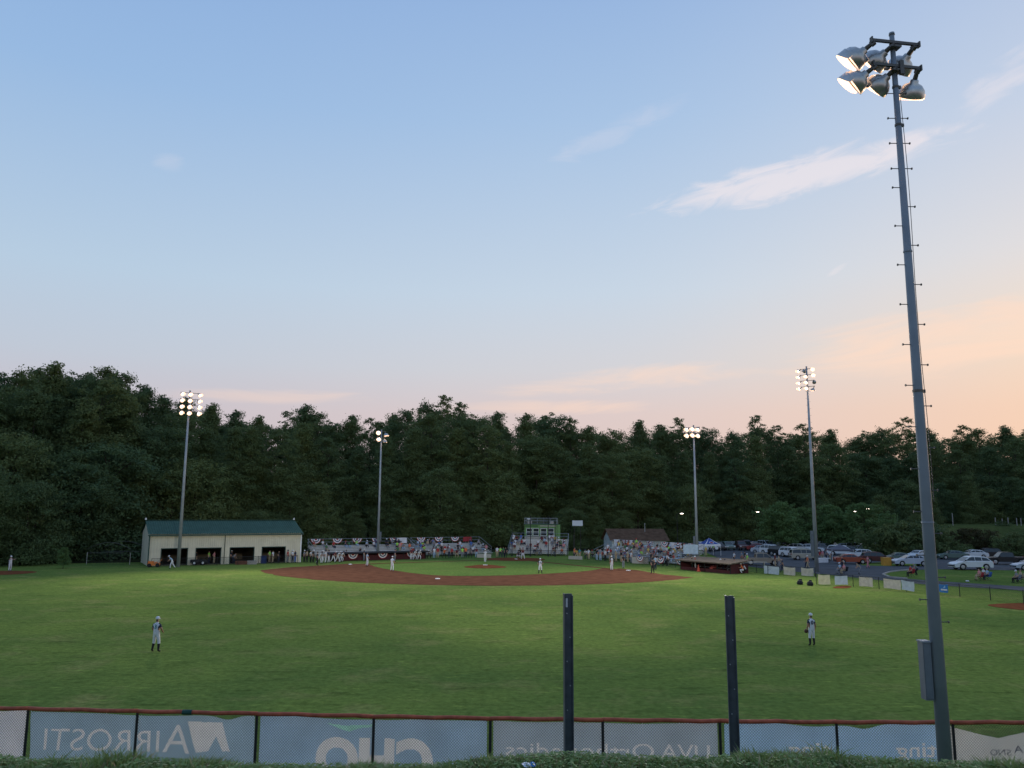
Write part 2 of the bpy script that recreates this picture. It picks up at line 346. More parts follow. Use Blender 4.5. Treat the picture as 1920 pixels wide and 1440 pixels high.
# ------------------------------------------------------------------ trees
def leaf_mat(name, c0, c1, c2):
    m = bpy.data.materials.new(name); m.use_nodes = True; t = m.node_tree; b = t.nodes['Principled BSDF']
    b.inputs['Roughness'].default_value = .7; b.inputs['Specular IOR Level'].default_value = .15
    oi = t.nodes.new('ShaderNodeObjectInfo'); tcn = t.nodes.new('ShaderNodeTexCoord')
    nz = t.nodes.new('ShaderNodeTexNoise'); nz.inputs['Scale'].default_value = .35; nz.inputs['Detail'].default_value = 5; nz.inputs['Roughness'].default_value = .7
    t.links.new(tcn.outputs['Object'], nz.inputs[0])
    r1 = t.nodes.new('ShaderNodeMapRange'); r1.inputs[1].default_value = .35; r1.inputs[2].default_value = .68; t.links.new(nz.outputs[0], r1.inputs[0])
    m1 = t.nodes.new('ShaderNodeMix'); m1.data_type = 'RGBA'; t.links.new(oi.outputs['Random'], m1.inputs[0]); m1.inputs[6].default_value = c0 + (1,); m1.inputs[7].default_value = c1 + (1,)
    m2 = t.nodes.new('ShaderNodeMix'); m2.data_type = 'RGBA'; t.links.new(r1.outputs[0], m2.inputs[0]); t.links.new(m1.outputs[2], m2.inputs[6]); m2.inputs[7].default_value = c2 + (1,)
    t.links.new(m2.outputs[2], b.inputs['Base Color'])
    tr = t.nodes.new('ShaderNodeBsdfTranslucent'); t.links.new(m2.outputs[2], tr.inputs[0]); ms = t.nodes.new('ShaderNodeMixShader'); ms.inputs[0].default_value = .4
    t.links.new(b.outputs[0], ms.inputs[1]); t.links.new(tr.outputs[0], ms.inputs[2]); t.links.new(ms.outputs[0], t.nodes['Material Output'].inputs[0])
    return m
M_LEAF = leaf_mat('forest_foliage', (.066, .116, .058), (.150, .178, .060), (.118, .166, .062))
M_LEAF2 = leaf_mat('lot_tree_foliage', (.11, .190, .066), (.12, .195, .066), (.13, .20, .07))
M_LEAF3 = leaf_mat('brown_bush_foliage', (.060, .062, .026), (.05, .06, .024), (.075, .060, .028))
NR = np.random.default_rng(5)
def crown_mesh(name, H, z0, rad, prof, nclump, nleaf, lsize, m, csize=(1.1, 2.2)):
    """leaf faces in clumps hung round limbs; prof(t) is the outline of the crown from its foot (0) to its top (1)"""
    cs = []; cr = []
    nlobe = 9
    lob = NR.uniform(0, 2 * math.pi, nlobe); lobt = NR.uniform(.05, .95, nlobe)
    for i in range(nclump):
        t = NR.random() ** .85; a = NR.uniform(0, 2 * math.pi)
        bulge = 1 + .22 * math.sin(3 * a + 7 * t) + .14 * math.sin(5 * a - 11 * t + 2)
        r = rad * prof(t) * bulge * (NR.uniform(.45, 1.0) if NR.random() < .8 else NR.uniform(0, .5))
        cs.append((r * math.cos(a), r * math.sin(a), z0 + (H - z0) * t * .97)); cr.append((csize[0] + (csize[1] - csize[0]) * NR.random() ** 1.3) * (1 - .5 * t))
    for k in range(16):   # fingers of the top
        a = NR.uniform(0, 2 * math.pi); q = NR.uniform(.05, .75) * rad; h = NR.uniform(.80, 1.0) - .12 * (q / rad)
        cs.append((q * math.cos(a) * prof(.9), q * math.sin(a) * prof(.9), z0 + (H - z0) * h)); cr.append(csize[0] * NR.uniform(.35, .7))
    cs = np.array(cs); cr = np.array(cr)
    wgt = cr ** 2; idx = NR.choice(len(cs), nleaf, p=wgt / wgt.sum())
    d = NR.normal(size=(nleaf, 3)); d /= np.linalg.norm(d, axis=1)[:, None]
    rr = NR.random(nleaf) ** .45 * NR.uniform(.8, 1.35, nleaf)
    tl = NR.uniform(-.45, .45, (len(cs), 2)); loc_ = d * (cr[idx] * rr)[:, None] * np.array([1.3, 1.3, .58])
    far_ = NR.random(nleaf) < .14; loc_[far_] *= NR.uniform(1.1, 1.7, (far_.sum(), 1))
    loc_[:, 2] += loc_[:, 0] * tl[idx, 0] + loc_[:, 1] * tl[idx, 1] - .06 * (loc_[:, 0] ** 2 + loc_[:, 1] ** 2) / np.maximum(cr[idx], .3)
    P = cs[idx] + loc_
    nrm = d * 1.0 + NR.normal(size=(nleaf, 3)) * .5 + np.array([0, 0, .5]); nrm /= np.linalg.norm(nrm, axis=1)[:, None]
    up = NR.normal(size=(nleaf, 3)); u = np.cross(nrm, up); u /= np.linalg.norm(u, axis=1)[:, None]; v = np.cross(nrm, u)
    s = (lsize * NR.uniform(.6, 1.35, nleaf))[:, None]
    V = np.stack([P - u * s, P - v * s * .55, P + u * s, P + v * s * .55], 1).reshape(-1, 3)
    V[:, 2] = np.maximum(V[:, 2], .05)
    me = bpy.data.meshes.new(name); me.vertices.add(len(V)); me.vertices.foreach_set('co', V.astype(np.float32).ravel())
    me.loops.add(nleaf * 4); me.loops.foreach_set('vertex_index', np.arange(nleaf * 4, dtype=np.int32))
    me.polygons.add(nleaf); me.polygons.foreach_set('loop_start', np.arange(0, nleaf * 4, 4, dtype=np.int32))
    me.materials.append(m); me.update(calc_edges=True); return me, cs
def trunk_mesh(name, H, r, cs, nlimb, m):
    b = MB(); top = H * .86
    pts = []; q = Vector((0, 0, -.2)); n = 7
    for i in range(n):
        t = i / (n - 1); pts.append(Vector((math.sin(t * 3 + H) * .25 * t, math.cos(t * 2.3 + H) * .25 * t, -.2 + top * t)))
    b.tube(pts, [r * (1.25 if i == 0 else 1 - .85 * i / (n - 1)) for i in range(n)], 8)
    for k in NR.choice(len(cs), min(nlimb, len(cs)), replace=False):
        c = Vector(cs[k]); zb = max(H * .12, c.z - .9 * math.hypot(c.x, c.y) - .5); zb = min(zb, top * .95); a = Vector((0, 0, zb)); mid = (a + c) / 2 + Vector((0, 0, .3))
        rr = r * .32 * (1 - .6 * zb / H); b.tube([a, mid, c], [rr, rr * .7, rr * .25], 5, cap=False)
    return b.mesh(name, m, True)
VAR = []
def variant(H, z0, rad, prof, nc, nl, ls, m=None, tr=.32, limbs=22, cs_=(.65, 2.7)):
    c, cs = crown_mesh('crown', H, z0, rad, prof, nc, nl, ls, m or M_LEAF, cs_); return (c, trunk_mesh('trunk', H, tr, cs, limbs, M_BARK), H, rad)
oval = lambda t: math.sqrt(max(0, 1 - ((t - .42) / .62) ** 2)); spire = lambda t: (.55 + 1.0 * t) if t < .35 else max(.06, .9 * (1 - ((t - .35) / .68) ** 1.5))
dome = lambda t: min(1, .72 + .5 * t) if t < .5 else math.sqrt(max(0.02, 1 - ((t - .5) / .53) ** 2)) * .97
cone = lambda t: max(.08, .98 - .85 * t ** 1.25)
TALL = [variant(29, 6, 5.2, oval, 150, 30000, .185), variant(30, 5, 4.6, spire, 145, 28000, .185), variant(28, 7, 6.2, dome, 160, 31000, .19), variant(31, 9, 5.4, oval, 100, 17000, .185, cs_=(.9, 1.8)), variant(27, 4, 5.6, cone, 160, 30000, .185)]
EDGE_T = [variant(17, .3, 5.2, dome, 160, 26000, .165), variant(14, .2, 5.4, oval, 150, 25000, .165), variant(19, .3, 4.8, cone, 150, 25000, .165)]
LOTT = [variant(9.6, 2.2, 4.3, dome, 95, 12000, .17, M_LEAF2, .16, 20, (.7, 1.4)), variant(9.0, 2.0, 4.6, oval, 95, 12000, .17, M_LEAF2, .16, 20, (.7, 1.4))]
BUSH = [variant(5.2, .1, 4.2, dome, 80, 9000, .15, M_LEAF3, .1, 12, (.6, 1.2)), variant(4.4, .1, 4.4, dome, 80, 9000, .15, None, .1, 12, (.6, 1.2))]
ZONES = [(-999, 250, 'left of the metal building'), (250, 570, 'behind the metal building'), (570, 930, 'behind the long left bleachers'), (930, 1100, 'behind the press box'), (1100, 1290, 'behind the brown roofed shed'), (1290, 1430, 'behind the blue tent'), (1430, 1700, 'beyond the parked cars'), (1700, 9999, 'beyond the right terrace')]
TREES = []
def put_tree(px, x, y, var, s, kind, zb=0.0, sx=1.0):
    z = [q for q in ZONES if q[0] <= px < q[1]][0][2]; TREES.append((kind, z, px, x, y, var, s, zb, sx))
SKY = [(-70, 702), (-30, 700), (0, 700), (40, 697), (75, 690), (108, 679), (140, 694), (172, 698), (203, 688), (236, 702), (272, 722), (305, 741), (345, 746), (400, 757), (440, 770), (490, 780), (538, 774), (575, 759), (600, 775), (625, 790), (657, 779), (700, 786), (735, 777), (768, 771), (800, 757), (832, 744), (862, 757), (890, 776), (932, 773), (985, 776), (1030, 772), (1065, 787), (1103, 800), (1145, 803), (1196, 789), (1236, 797), (1272, 786), (1320, 800), (1368, 812), (1415, 781), (1455, 800), (1505, 797), (1560, 806), (1620, 807), (1655, 806), (1692, 785), (1735, 803), (1800, 800), (1835, 806), (1880, 799), (1925, 805), (1975, 800), (2030, 803)]
def edge_y(px):
    pts = [(-200, 100), (0, 116), (150, 122), (300, 134), (560, 146), (700, 156), (930, 166), (1150, 172), (1350, 184), (1500, 196), (1700, 200), (1950, 196), (2100, 190)]
    for (a, b), (c, d) in zip(pts, pts[1:]):
        if px <= c: return b + (d - b) * max(0, (px - a)) / (c - a)
    return pts[-1][1]
SKX = [p[0] for p in SKY]; SKYY = [p[1] for p in SKY]
def sky_at(px): return float(np.interp(px, SKX, SKYY))
def grow(px, ytop, Y, var, kind, zb=0.0, wmul=1.0):
    top = at(px, ytop, Y); H = top.z - zb; s = H / var[2]
    put_tree(px, top.x, Y, var, s, kind, zb, wmul)
for i, (px, y) in enumerate(SKY):
    Y = edge_y(px) + rnd.uniform(15, 34); k = rnd.choice([0, 1, 2, 3, 4, 0, 3]) if px not in (832, 1415, 1692) else 3
    grow(px + rnd.uniform(-4, 4), y - 4, Y, TALL[k], 'skyline', -.2, rnd.uniform(.85, 1.05))
for i in range(46):      # a darker row between, filling the wall of leaves
    px = -80 + i * 47 + rnd.uniform(-12, 12); grow(px, sky_at(px) + rnd.uniform(18, 62), edge_y(px) + rnd.uniform(7, 15), TALL[rnd.choice([0, 1, 2, 4])], 'middle row', -.2, rnd.uniform(1.0, 1.25))
for i in range(54):      # behind the skyline
    px = -90 + i * 40 + rnd.uniform(-14, 14); grow(px, sky_at(px) + rnd.uniform(6, 24), edge_y(px) + rnd.uniform(40, 60), TALL[rnd.choice([0, 2, 4])], 'rearmost', -.2, 1.25)
for i in range(38):      # the leafy front edge, down to the ground
    px = -80 + i * 57 + rnd.uniform(-12, 12)
    if 1745 < px: continue
    yt = sky_at(px) + rnd.uniform(105, 190); grow(px, yt, edge_y(px) + rnd.uniform(1.5, 6), EDGE_T[rnd.randrange(3)], 'front row', -.2, rnd.uniform(.95, 1.25))
for px, yt in [(1760, 905), (1812, 890), (1850, 915), (1895, 895), (1950, 905), (2010, 890)]: grow(px, yt, 196 + rnd.uniform(0, 6), EDGE_T[rnd.randrange(3)], 'front row', 4.6, 1.1)
put_tree(38, at(38, 1000, 112).x, 113.5, EDGE_T[1], .82, 'front row', -.1, 1.1); put_tree(-40, at(-40, 1000, 108).x, 108, EDGE_T[0], .8, 'front row', -.1, 1.1); put_tree(140, at(140, 1000, 122).x, 123, EDGE_T[0], .85, 'front row', -.1, 1.2)
for px, yt, Y in [(1648, 925, 178), (1690, 935, 172), (1722, 945, 168), (1745, 930, 176)]: grow(px, yt, Y, EDGE_T[rnd.randrange(3)], 'front row', -.1, 1.1)
cnt = {}
TREES.sort(key=lambda t: t[2])
for kind, z, px, x, y, var, s, zb, sx in TREES:
    k = cnt[(kind, z)] = cnt.get((kind, z), 0) + 1
    t = thing('forest_tree', f'dark green {kind} forest tree {z}, {ORD[k - 1]} from the left', 'tree', (x, y, zb), rnd.uniform(0, 6.28), 'forest trees round the ball field')
    t.scale = (s * sx, s * sx, s); obj('crown', var[0], t); obj('trunk', var[1], t)
for i, (px, yt, Y, k, lab) in enumerate([(1462, 941, 160, 0, 'round green lot tree left of the far right light pole, leftmost of four'), (1500, 952, 166, 1, 'round green lot tree just left of the far right light pole'), (1556, 946, 163, 0, 'round green lot tree just right of the far right light pole'), (1620, 944, 158, 1, 'round green lot tree above the white and red cars, rightmost of four')]):
    top = at(px, yt, Y); s = top.z / LOTT[k][2]; t = thing('lot_tree', lab, 'tree', (top.x, Y, 0), i * 1.7, 'trees standing in the parking lot'); t.scale = (s * 1.12, s * 1.12, s); obj('crown', LOTT[k][0], t); obj('trunk', LOTT[k][1], t)
for i, (px, py, s, k, lab) in enumerate([(1775, 1045, .8, 1, 'low round dark bush beside the near light pole'), (1815, 1043, .95, 0, 'brownish round bush behind the white hatchback car'), (1850, 1043, .9, 0, 'brownish round bush behind the tail of the white hatchback car'), (1908, 1047, 1.0, 1, 'dark green bush behind the black pickup at the right edge'), (1960, 1046, 1.2, 1, 'dark green bush outside the right edge behind the black pickup')]):
    p = G(px, py); t = thing('bush', lab, 'bush', p, i * 2.1, 'bushes below the terrace'); t.scale = (s,) * 3; obj('crown', BUSH[k][0], t); obj('stem', BUSH[k][1], t)
for i, (px, Y, s) in enumerate([(1655, 147, 1.2), (1676, 146, 1.3), (1698, 147, 1.25), (1718, 145, 1.3), (1738, 147, 1.2), (1880, 166, .45)]):
    p = at(px, 985, Y); t = thing('bush', f'bush growing on the grassy terrace beyond the cars, {ORD[i]} from the left', 'bush', (p.x, Y, terr_z(p.x, Y) - .1), i, 'bushes on the terrace'); t.scale = (s, s, s * (.55 if px > 1750 else 1.0)); obj('crown', BUSH[1][0], t); obj('stem', BUSH[1][1], t)
p = G(118, 1066); t = thing('sapling', 'small bright green sapling at the wood edge near the left bullpen', 'sapling', p); t.scale = (.22, .22, .28); obj('crown', LOTT[0][0], t); obj('trunk', LOTT[0][1], t)

# ------------------------------------------------------------------ light poles
def lamp_meshes():
    prof = [(.05, .02), (.09, .0), (.10, -.07), (.20, -.12), (.285, -.22), (.31, -.33), (.315, -.37)]
    a = MB(); a.lathe(prof, 18); a.lathe([(.315, -.37), (.29, -.35), (.265, -.23), (.19, -.15), (.02, -.13)], 18)
    bowl = a.mesh('reflector_bowl', M_REFL, True)
    l = MB(); n = 18; l.add([(.12 * math.cos(2 * math.pi * k / n), .12 * math.sin(2 * math.pi * k / n), -.28) for k in range(n)], [tuple(range(n))]); l.lathe([(.12, -.281), (.29, -.345)], 18, 1); lens = l.mesh('lens', [M_LENS, M_LENSW])
    v = MB(); V = []; F = []
    for k in range(13):
        t = R(-105 + 210 * k / 12); w = .17 * (math.cos(t / 1.2) ** .5 if math.cos(t / 1.2) > 0 else 0)
        for r, zz in ((.325, -.31), (.335, -.38 - w)): V.append((r * math.cos(t), r * math.sin(t), zz))
    for k in range(12): F.append((2 * k, 2 * k + 1, 2 * k + 3, 2 * k + 2))
    v.add(V, F); F2 = MB(); F2.add(V, [f[::-1] for f in F])
    V2 = [(x * .975, y * .975, z) for x, y, z in V]; v.add(V2, [f[::-1] for f in F], 1)
    vis = v.mesh('visor', [M_REFL, M_LENSW], True)
    k_ = MB(); k_.tube([(0, 0, -.02), (0, 0, .19)], [.06, .05], 8); k_.box((0, 0, .20), (.12, .09, .10)); neck = k_.mesh('socket_neck', M_HOOD)
    return bowl, lens, vis, neck
BOWL, LENS, VISOR, NECK = lamp_meshes()
def floodlight(parent, hinge, aim, lit=True, s=1.0):
    """a bowl floodlight hung by its neck from hinge, its mouth towards aim"""
    d = Vector(aim).normalized(); q = (-d).to_track_quat('Z', 'Y')
    # roll so that the visor sits on top
    Mx = q.to_matrix(); up = Vector((0, 0, 1)); lx = Mx.transposed() @ up; ang = math.atan2(lx.y, lx.x)
    q = q @ Matrix.Rotation(ang, 3, 'Z').to_quaternion()
    o = obj('floodlight', BOWL, parent); o.rotation_mode = 'QUATERNION'; o.rotation_quaternion = q; o.scale = (s,) * 3
    o.location = Vector(hinge) - (q @ Vector((0, 0, .22 * s)))
    obj('visor', VISOR, o); obj('socket_neck', NECK, o)
    if lit: obj('lens', LENS, o)
    return o
def pole(name, label, base, top, r0, r1, aim_at, rows, arm, spacing, lamp_s, power, boxspec=None, pegs=True, lens_dirs=None, arm_dir=None, cone=125):
    t = thing(name, label, 'light pole', base, 0, 'ball field light poles')
    H = top - base.z
    b = MB(); b.tube([(0, 0, -.3), (0, 0, H * .5), (0, 0, H)], [r0, (r0 + r1) / 2, r1], 14); b.tube([(0, 0, H), (0, 0, H + .06)], [r1 * 1.25, r1 * 1.1], 12); b.build('shaft', M_POLE if name == 'near_light_pole' else M_GALV, t, True)
    for zc in (.25, .55): pass
    ad = Vector(aim_at) - base; ad.z = 0; ad.normalize(); side = Vector((-ad.y, ad.x, 0)) if arm_dir is None else Vector(arm_dir).normalized()
    for i, row in enumerate(rows):
        z = H - .25 - spacing * i
        if row:
            c = MB(); a = side * arm / 2; ang = math.atan2(side.y, side.x); off = -ad * (r1 + .05)
            c.box(Vector((0, 0, z)) + off, (arm, .055, .065), rz=ang); c.box(Vector((0, 0, z - .1)) + off * .5, (.26, .2, .05), rz=ang)
            c.box(Vector((0, 0, z)) + off - a, (.03, .1, .14), rz=ang); c.box(Vector((0, 0, z)) + off + a, (.03, .1, .14), rz=ang)
            c.build('cross_arm', M_HOOD, t)
            for u, aim, lit in row: floodlight(t, Vector((0, 0, z - .06)) + off + a * u, aim, lit, lamp_s)
    if pegs:
        pm_ = MB(); pm_.tube([(0, 0, 0), (.16, 0, 0)], .011, 5); pm_.tube([(.155, 0, 0), (.175, 0, 0)], .028, 6); me = pm_.mesh('climbing_peg', M_HOOD)
        z = 4.2 if base.z < .5 else 3.9; k = 0
        sg = math.atan2(0, 1)
        while z < H - .5:
            dense = z > H - 3.4
            for q in ((0, math.pi) if dense else ((0,) if k % 2 else (math.pi,))):
                rr = r0 + (r1 - r0) * z / H; o = obj('climbing_peg', me, t, (math.cos(q + sg) * rr * .95, math.sin(q + sg) * rr * .95, z), q + sg)
            z += .46 if not dense else .62; k += 1
    if boxspec:
        (bx, by, bz), dim = boxspec; q = MB(); q.box((bx, by, bz), dim); q.box((bx, by, bz + dim[2] / 2 + .015), (dim[0] + .03, dim[1] + .03, .03), 1); q.box((bx, by - dim[1] / 2 - .008, bz), (dim[0] * .86, .012, dim[2] * .94)); q.build('ballast_box', [mat('box_grey', (.12, .14, .16), .6, var=.15), M_POLE], t)
    if power:
        ld = bpy.data.lights.new('flood_beam', 'SPOT'); ld.energy = power; ld.spot_size = R(cone); ld.spot_blend = 1.0; ld.color = (1, .93, .82); ld.shadow_soft_size = 2.2
        lo = bpy.data.objects.new('flood_beam', ld); COL.objects.link(lo); lo.parent = t; lo.location = Vector((0, 0, H - 1)) + ad * 1.2
        dv = Vector(aim_at) - (base + lo.location); lo.rotation_euler = dv.to_track_quat('-Z', 'Y').to_euler()
    return t
PW = 50000
# near pole
nb = at(1772, 1425, 17.6); ntop = at(1671, 66, 17.6)
gz = bank_z(nb.x, 17.6)
aimL = Vector((-.72, .42, -.52)); 
rows_near = [[(-.92, (-.70, .50, -.50), True), (-.08, (-.56, .72, -.42), True), (.80, (-.30, .80, -.52), True)], [(-.92, (-.72, .48, -.50), True), (-.06, (-.52, .72, -.46), True), (.86, (.0, .68, -.72), True)]]
pole('near_light_pole', 'tall grey steel light pole in the right foreground with six floodlights', Vector((nb.x, 17.6, gz)), ntop.z, .155, .056, (-12, 165, 4), rows_near, 1.22, .60, 1.0, PW * 1.7, ((-.235, .06, at(1740, 1258, 17.6).z - gz), (.17, .22, 1.16)), True, arm_dir=(1, .16, 0), cone=62)
NP = [o for o in COL.objects if o.name == 'near_light_pole'][0]; Hn = ntop.z - gz
rad_at = lambda z: .155 + (.056 - .155) * z / Hn
wr = MB(); wr.tube([(rad_at(z) + .03 + .02 * math.sin(z), -.02, z) for z in [Hn - 1.6 - .55 * k for k in range(18)]], .008, 5); wr.build('safety_cable', M_HOOD, NP)
for z in (Hn * .36, Hn * .70): wr = MB(); wr.tube([(0, 0, z), (0, 0, z + .04)], [rad_at(z) + .012, rad_at(z) + .008], 14); wr.build('slip_joint', M_POLE, NP)
for z in (Hn - 1.35, Hn - 2.3, Hn * .52): wr = MB(); wr.tube([(0, 0, z), (0, 0, z + .05)], rad_at(z) + .012, 12); wr.box((rad_at(z) + .03, 0, z + .02), (.05, .05, .07)); wr.build('cable_clamp', M_HOOD, NP)
wr = MB(); wr.box((.11, -.12, Hn - .9), (.09, .09, .34)); wr.build('junction_box', M_HOOD, NP)
def far_pole(px, py, ytop, r0, label, aim, rows, power, box=None, s=1.0, sp=.98, arm=2.3):
    b = G(px, py); tp = at(px, ytop, b.y).z
    # straight up from its base in space
    return pole('light_pole', label, b, tp, r0, .10, aim, rows, arm, sp, s, power, box)
down = .38
def aims(b, tgts): return None
def row3(dirs, lit=(True, True, True)): return [(-.95, dirs[0], lit[0]), (0.0, dirs[1], lit[1]), (.95, dirs[2], lit[2])]
dL = [(.62, -.62, -.40), (.50, -.72, -.40), (.74, -.50, -.42)]
far_pole(334, 1063, 733, .24, 'grey light pole with four rows of lit floodlights before the metal building', (-12, 58, 0), [row3(dL), row3(dL), row3(dL), row3(dL)], PW, None, .98, .86)
dM = [(.30, -.62, -.55), (.45, .2, -.85), (.10, -.75, -.5)]
far_pole(708, 1046, 806, .22, 'thin grey light pole with two rows of lit floodlights by the left bleachers', (-6, 75, 0), [[(-.6, (.1, -.85, -.35), True), (.75, (.35, -.3, -.8), True)], [(-.5, (.1, -.75, -.5), True), (.6, (.2, -.2, -.9), True)]], PW * .5, ((.34, 0, 3.4), (.3, .3, 1.4)), 1.2, .95, 1.5)
far_pole(1308, 1061, 798, .22, 'thin grey light pole with two rows of lit floodlights behind the right dugout', (-2, 75, 0), [row3([(-.6, -.6, -.45), (-.5, -.7, -.4), (-.5, -.6, -.6)]), row3([(-.6, -.6, -.45), (-.5, -.7, -.4), (-.5, -.6, -.6)])], PW * .5, ((-.36, 0, 3.4), (.3, .3, 1.4)), 1.1, .9, 1.7)
dR = [(-.75, -.30, -.5), (-.6, -.55, -.5), (-.80, .05, -.55)]
far_pole(1532, 1073, 688, .27, 'grey light pole with four rows of lit floodlights beside the parking lot', (4, 55, 0), [[(-.95, dR[0], True), (-.1, (-.3, .85, -.4), True), (.9, (-.35, -.75, -.3), True)], row3([dR[0], dR[1], (-.35, -.75, -.3)]), [(-.95, dR[0], True), (0, dR[1], True), (.9, (.5, .8, -.3), True)], row3([dR[0], dR[1], (-.3, .2, -.9)])], PW, ((-.42, 0, 3.6), (.34, .34, 3.2)), .88, .80, 1.75)
# lot street lamps
for i, (px, py, yl, dirx, lab) in enumerate([(1432, 1030, 961, -1, 'small lit street lamp left of the round lot trees'), (1600, 1034, 960, 1, 'small lit street lamp in front of the rightmost lot tree'), (1640, 1028, 955, -1, 'small lit street lamp behind the rightmost lot tree'), (1271, 1033, 964, 1, 'small lit street lamp behind the right bleachers')]):
    b = G(px, py); z = at(px, yl, b.y).z; t = thing('street_lamp', lab, 'street lamp', b, 0, 'street lamps in the lot')
    q = MB(); q.tube([(0, 0, 0), (0, 0, z), (dirx * .3, 0, z + .15), (dirx * .8, 0, z + .2)], [.08, .05, .04, .04], 8); q.build('pole', M_DARK, t)
    q = MB(); q.box((dirx * .95, 0, z + .2), (.6, .28, .12)); h = q.build('lamp_head', M_GALV, t); q = MB(); q.box((dirx * .95, -.02, z + .11), (.55, .30, .07)); q.build('lens', M_LENS, h)

# ------------------------------------------------------------------ metal building
M_TAN = mat('tan_metal_panel', (.58, .54, .42), .6, .0, var=.09, scale=.8)
M_GREEN = mat('green_metal_roof', (.042, .088, .068), .75, .0, var=.12, scale=.8, spec=.12)
M_GTRIM = mat('green_trim', (.035, .075, .065), .6)
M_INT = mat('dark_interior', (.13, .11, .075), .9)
def metal_building():
    A = G(277, 1061.5); B = G(562, 1054.0); along = (B - A).normalized(); L = (B - A).length; back = Vector((-along.y, along.x, 0)); ang = math.atan2(along.y, along.x)
    t = thing('metal_building', 'long tan metal building with green roof and four open bays', 'building', A, ang)
    EH = 4.32; D = 9.5; RH = 5.98; n = Vector((-along.y, along.x, 0))
    def loc(px, py): p = onplane(px, py, A, n) - A; return p.dot(along), p.z
    ops = []
    for x0, x1, yt in ((302, 353, 1028), (367, 415.5, 1027), (431, 477.5, 1026), (491, 536, 1025)):
        ops.append((loc(x0, yt)[0], loc(x1, yt)[0], loc(x0, yt)[1]))
    # wall panels between and above the bays, each with three pressed ribs
    def panel(u0, u1, z0, z1, name='wall_panel'):
        b = MB(); w = u1 - u0; P = []; k = max(1, round(w / .3)); prof = []
        for i in range(k):
            a = u0 + w * i / k; s = w / k; prof += [(a, 0), (a + s * .62, 0), (a + s * .70, -.03), (a + s * .90, -.03), (a + s * .98, 0)]
        prof.append((u1, 0)); m = len(prof)
        V = [(x, y, z0) for x, y in prof] + [(x, y, z1) for x, y in prof]; b.add(V, [(i, i + 1, m + i + 1, m + i) for i in range(m - 1)])
        b.add([(u0, .04, z0), (u1, .04, z0), (u1, .04, z1), (u0, .04, z1)], [(0, 3, 2, 1)])
        return b.build(name, M_TAN, t)
    cuts = [0] + [c for o in ops for c in o[:2]] + [L]
    def run(u0, u1, z0, z1):
        k = max(1, round((u1 - u0) / .95))
        for i in range(k): panel(u0 + (u1 - u0) * i / k + .004, u0 + (u1 - u0) * (i + 1) / k - .004, z0, z1)
    for i in range(0, len(cuts), 2): run(cuts[i], cuts[i + 1], 0, EH)
    for o in ops: run(o[0], o[1], o[2], EH)
    for o in ops:   # bay frames
        b = MB(); b.box((o[0] + .04, .06, o[2] / 2), (.08, .2, o[2])); b.box((o[1] - .04, .06, o[2] / 2), (.08, .2, o[2])); b.box(((o[0] + o[1]) / 2, .06, o[2] - .05), (o[1] - o[0], .2, .1)); b.build('bay_frame', M_GTRIM, t)
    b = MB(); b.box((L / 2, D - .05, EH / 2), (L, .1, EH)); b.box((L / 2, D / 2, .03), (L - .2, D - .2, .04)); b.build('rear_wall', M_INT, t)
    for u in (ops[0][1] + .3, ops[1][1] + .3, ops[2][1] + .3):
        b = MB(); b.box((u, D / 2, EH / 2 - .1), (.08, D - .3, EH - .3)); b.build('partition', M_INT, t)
    # gable ends
    for u, nm in ((0, 'gable_wall'), (L, 'gable_wall')):
        k = 10
        for i in range(k):
            y0, y1 = D * i / k + .004, D * (i + 1) / k - .004; h0 = EH + (RH - EH) * (1 - abs(y0 / D * 2 - 1)); h1 = EH + (RH - EH) * (1 - abs(y1 / D * 2 - 1)); e = -.02 if u == 0 else .02
            b = MB(); b.add([(u, y0, 0), (u, y1, 0), (u, y1, h1 - .08), (u, y0, h0 - .08), (u + e, y0 + .1, 0), (u + e, y1 - .1, 0), (u + e, y1 - .1, h1 - .1), (u + e, y0 + .1, h0 - .1)], [(0, 1, 2, 3), (4, 5, 6, 7), (0, 4, 7, 3), (1, 5, 6, 2)]); b.build(nm, M_TAN, t)
    # roof panels with standing seams
    ov = .35; k = round((L + .5) / .92)
    for sgn in (0, 1):
        for i in range(k):
            u0 = -.25 + (L + .5) * i / k; u1 = -.25 + (L + .5) * (i + 1) / k - .006
            sl = (RH - EH) / (D / 2); ya, za, yb, zb = (-ov, EH - ov * sl, D / 2, RH) if sgn == 0 else (D + ov, EH - ov * sl, D / 2, RH)
            b = MB(); w = u1 - u0; pr = []
            for q in range(3): a = u0 + w * q / 3; s = w / 3; pr += [(a, 0), (a + .05, .045), (a + .09, .045), (a + .14, 0)]
            pr.append((u1, 0)); m = len(pr)
            b.add([(x, ya, za + h) for x, h in pr] + [(x, yb, zb + h) for x, h in pr], [(j, j + 1, m + j + 1, m + j) for j in range(m - 1)]); b.build('roof_panel', M_GREEN, t)
    b = MB(); b.box((L / 2, -.40, EH - .26), (L + .56, .13, .16)); b.build('gutter', M_GTRIM, t)
    b = MB(); b.box((L / 2, D / 2, RH + .06), (L + .54, .4, .06)); b.build('ridge_cap', M_GREEN, t)
    for u in (-.03, L + .03):
        b = MB(); b.box((u, -.06, EH / 2 - .1), (.16, .14, EH - .2)); b.build('corner_trim', M_GTRIM if u < 1 else M_WHITE, t)
    u = loc(422, 1010)[0]; b = MB(); b.tube([(u, -.1, EH - .3), (u, -.1, .1)], .05, 6); b.build('downspout', M_GTRIM, t)
    for u in (-.2, L + .1):
        b = MB(); b.box((u, D / 2, RH + .18), (.22, .22, .2)); b.tube([(u, D / 2, RH + .25), (u, D / 2 - .2, RH + .32)], .07, 6); b.build('floodlight', M_WHITE, t)
    return t, A, along, n, ops
BLD, BA, BAL, BN, BOPS = metal_building()

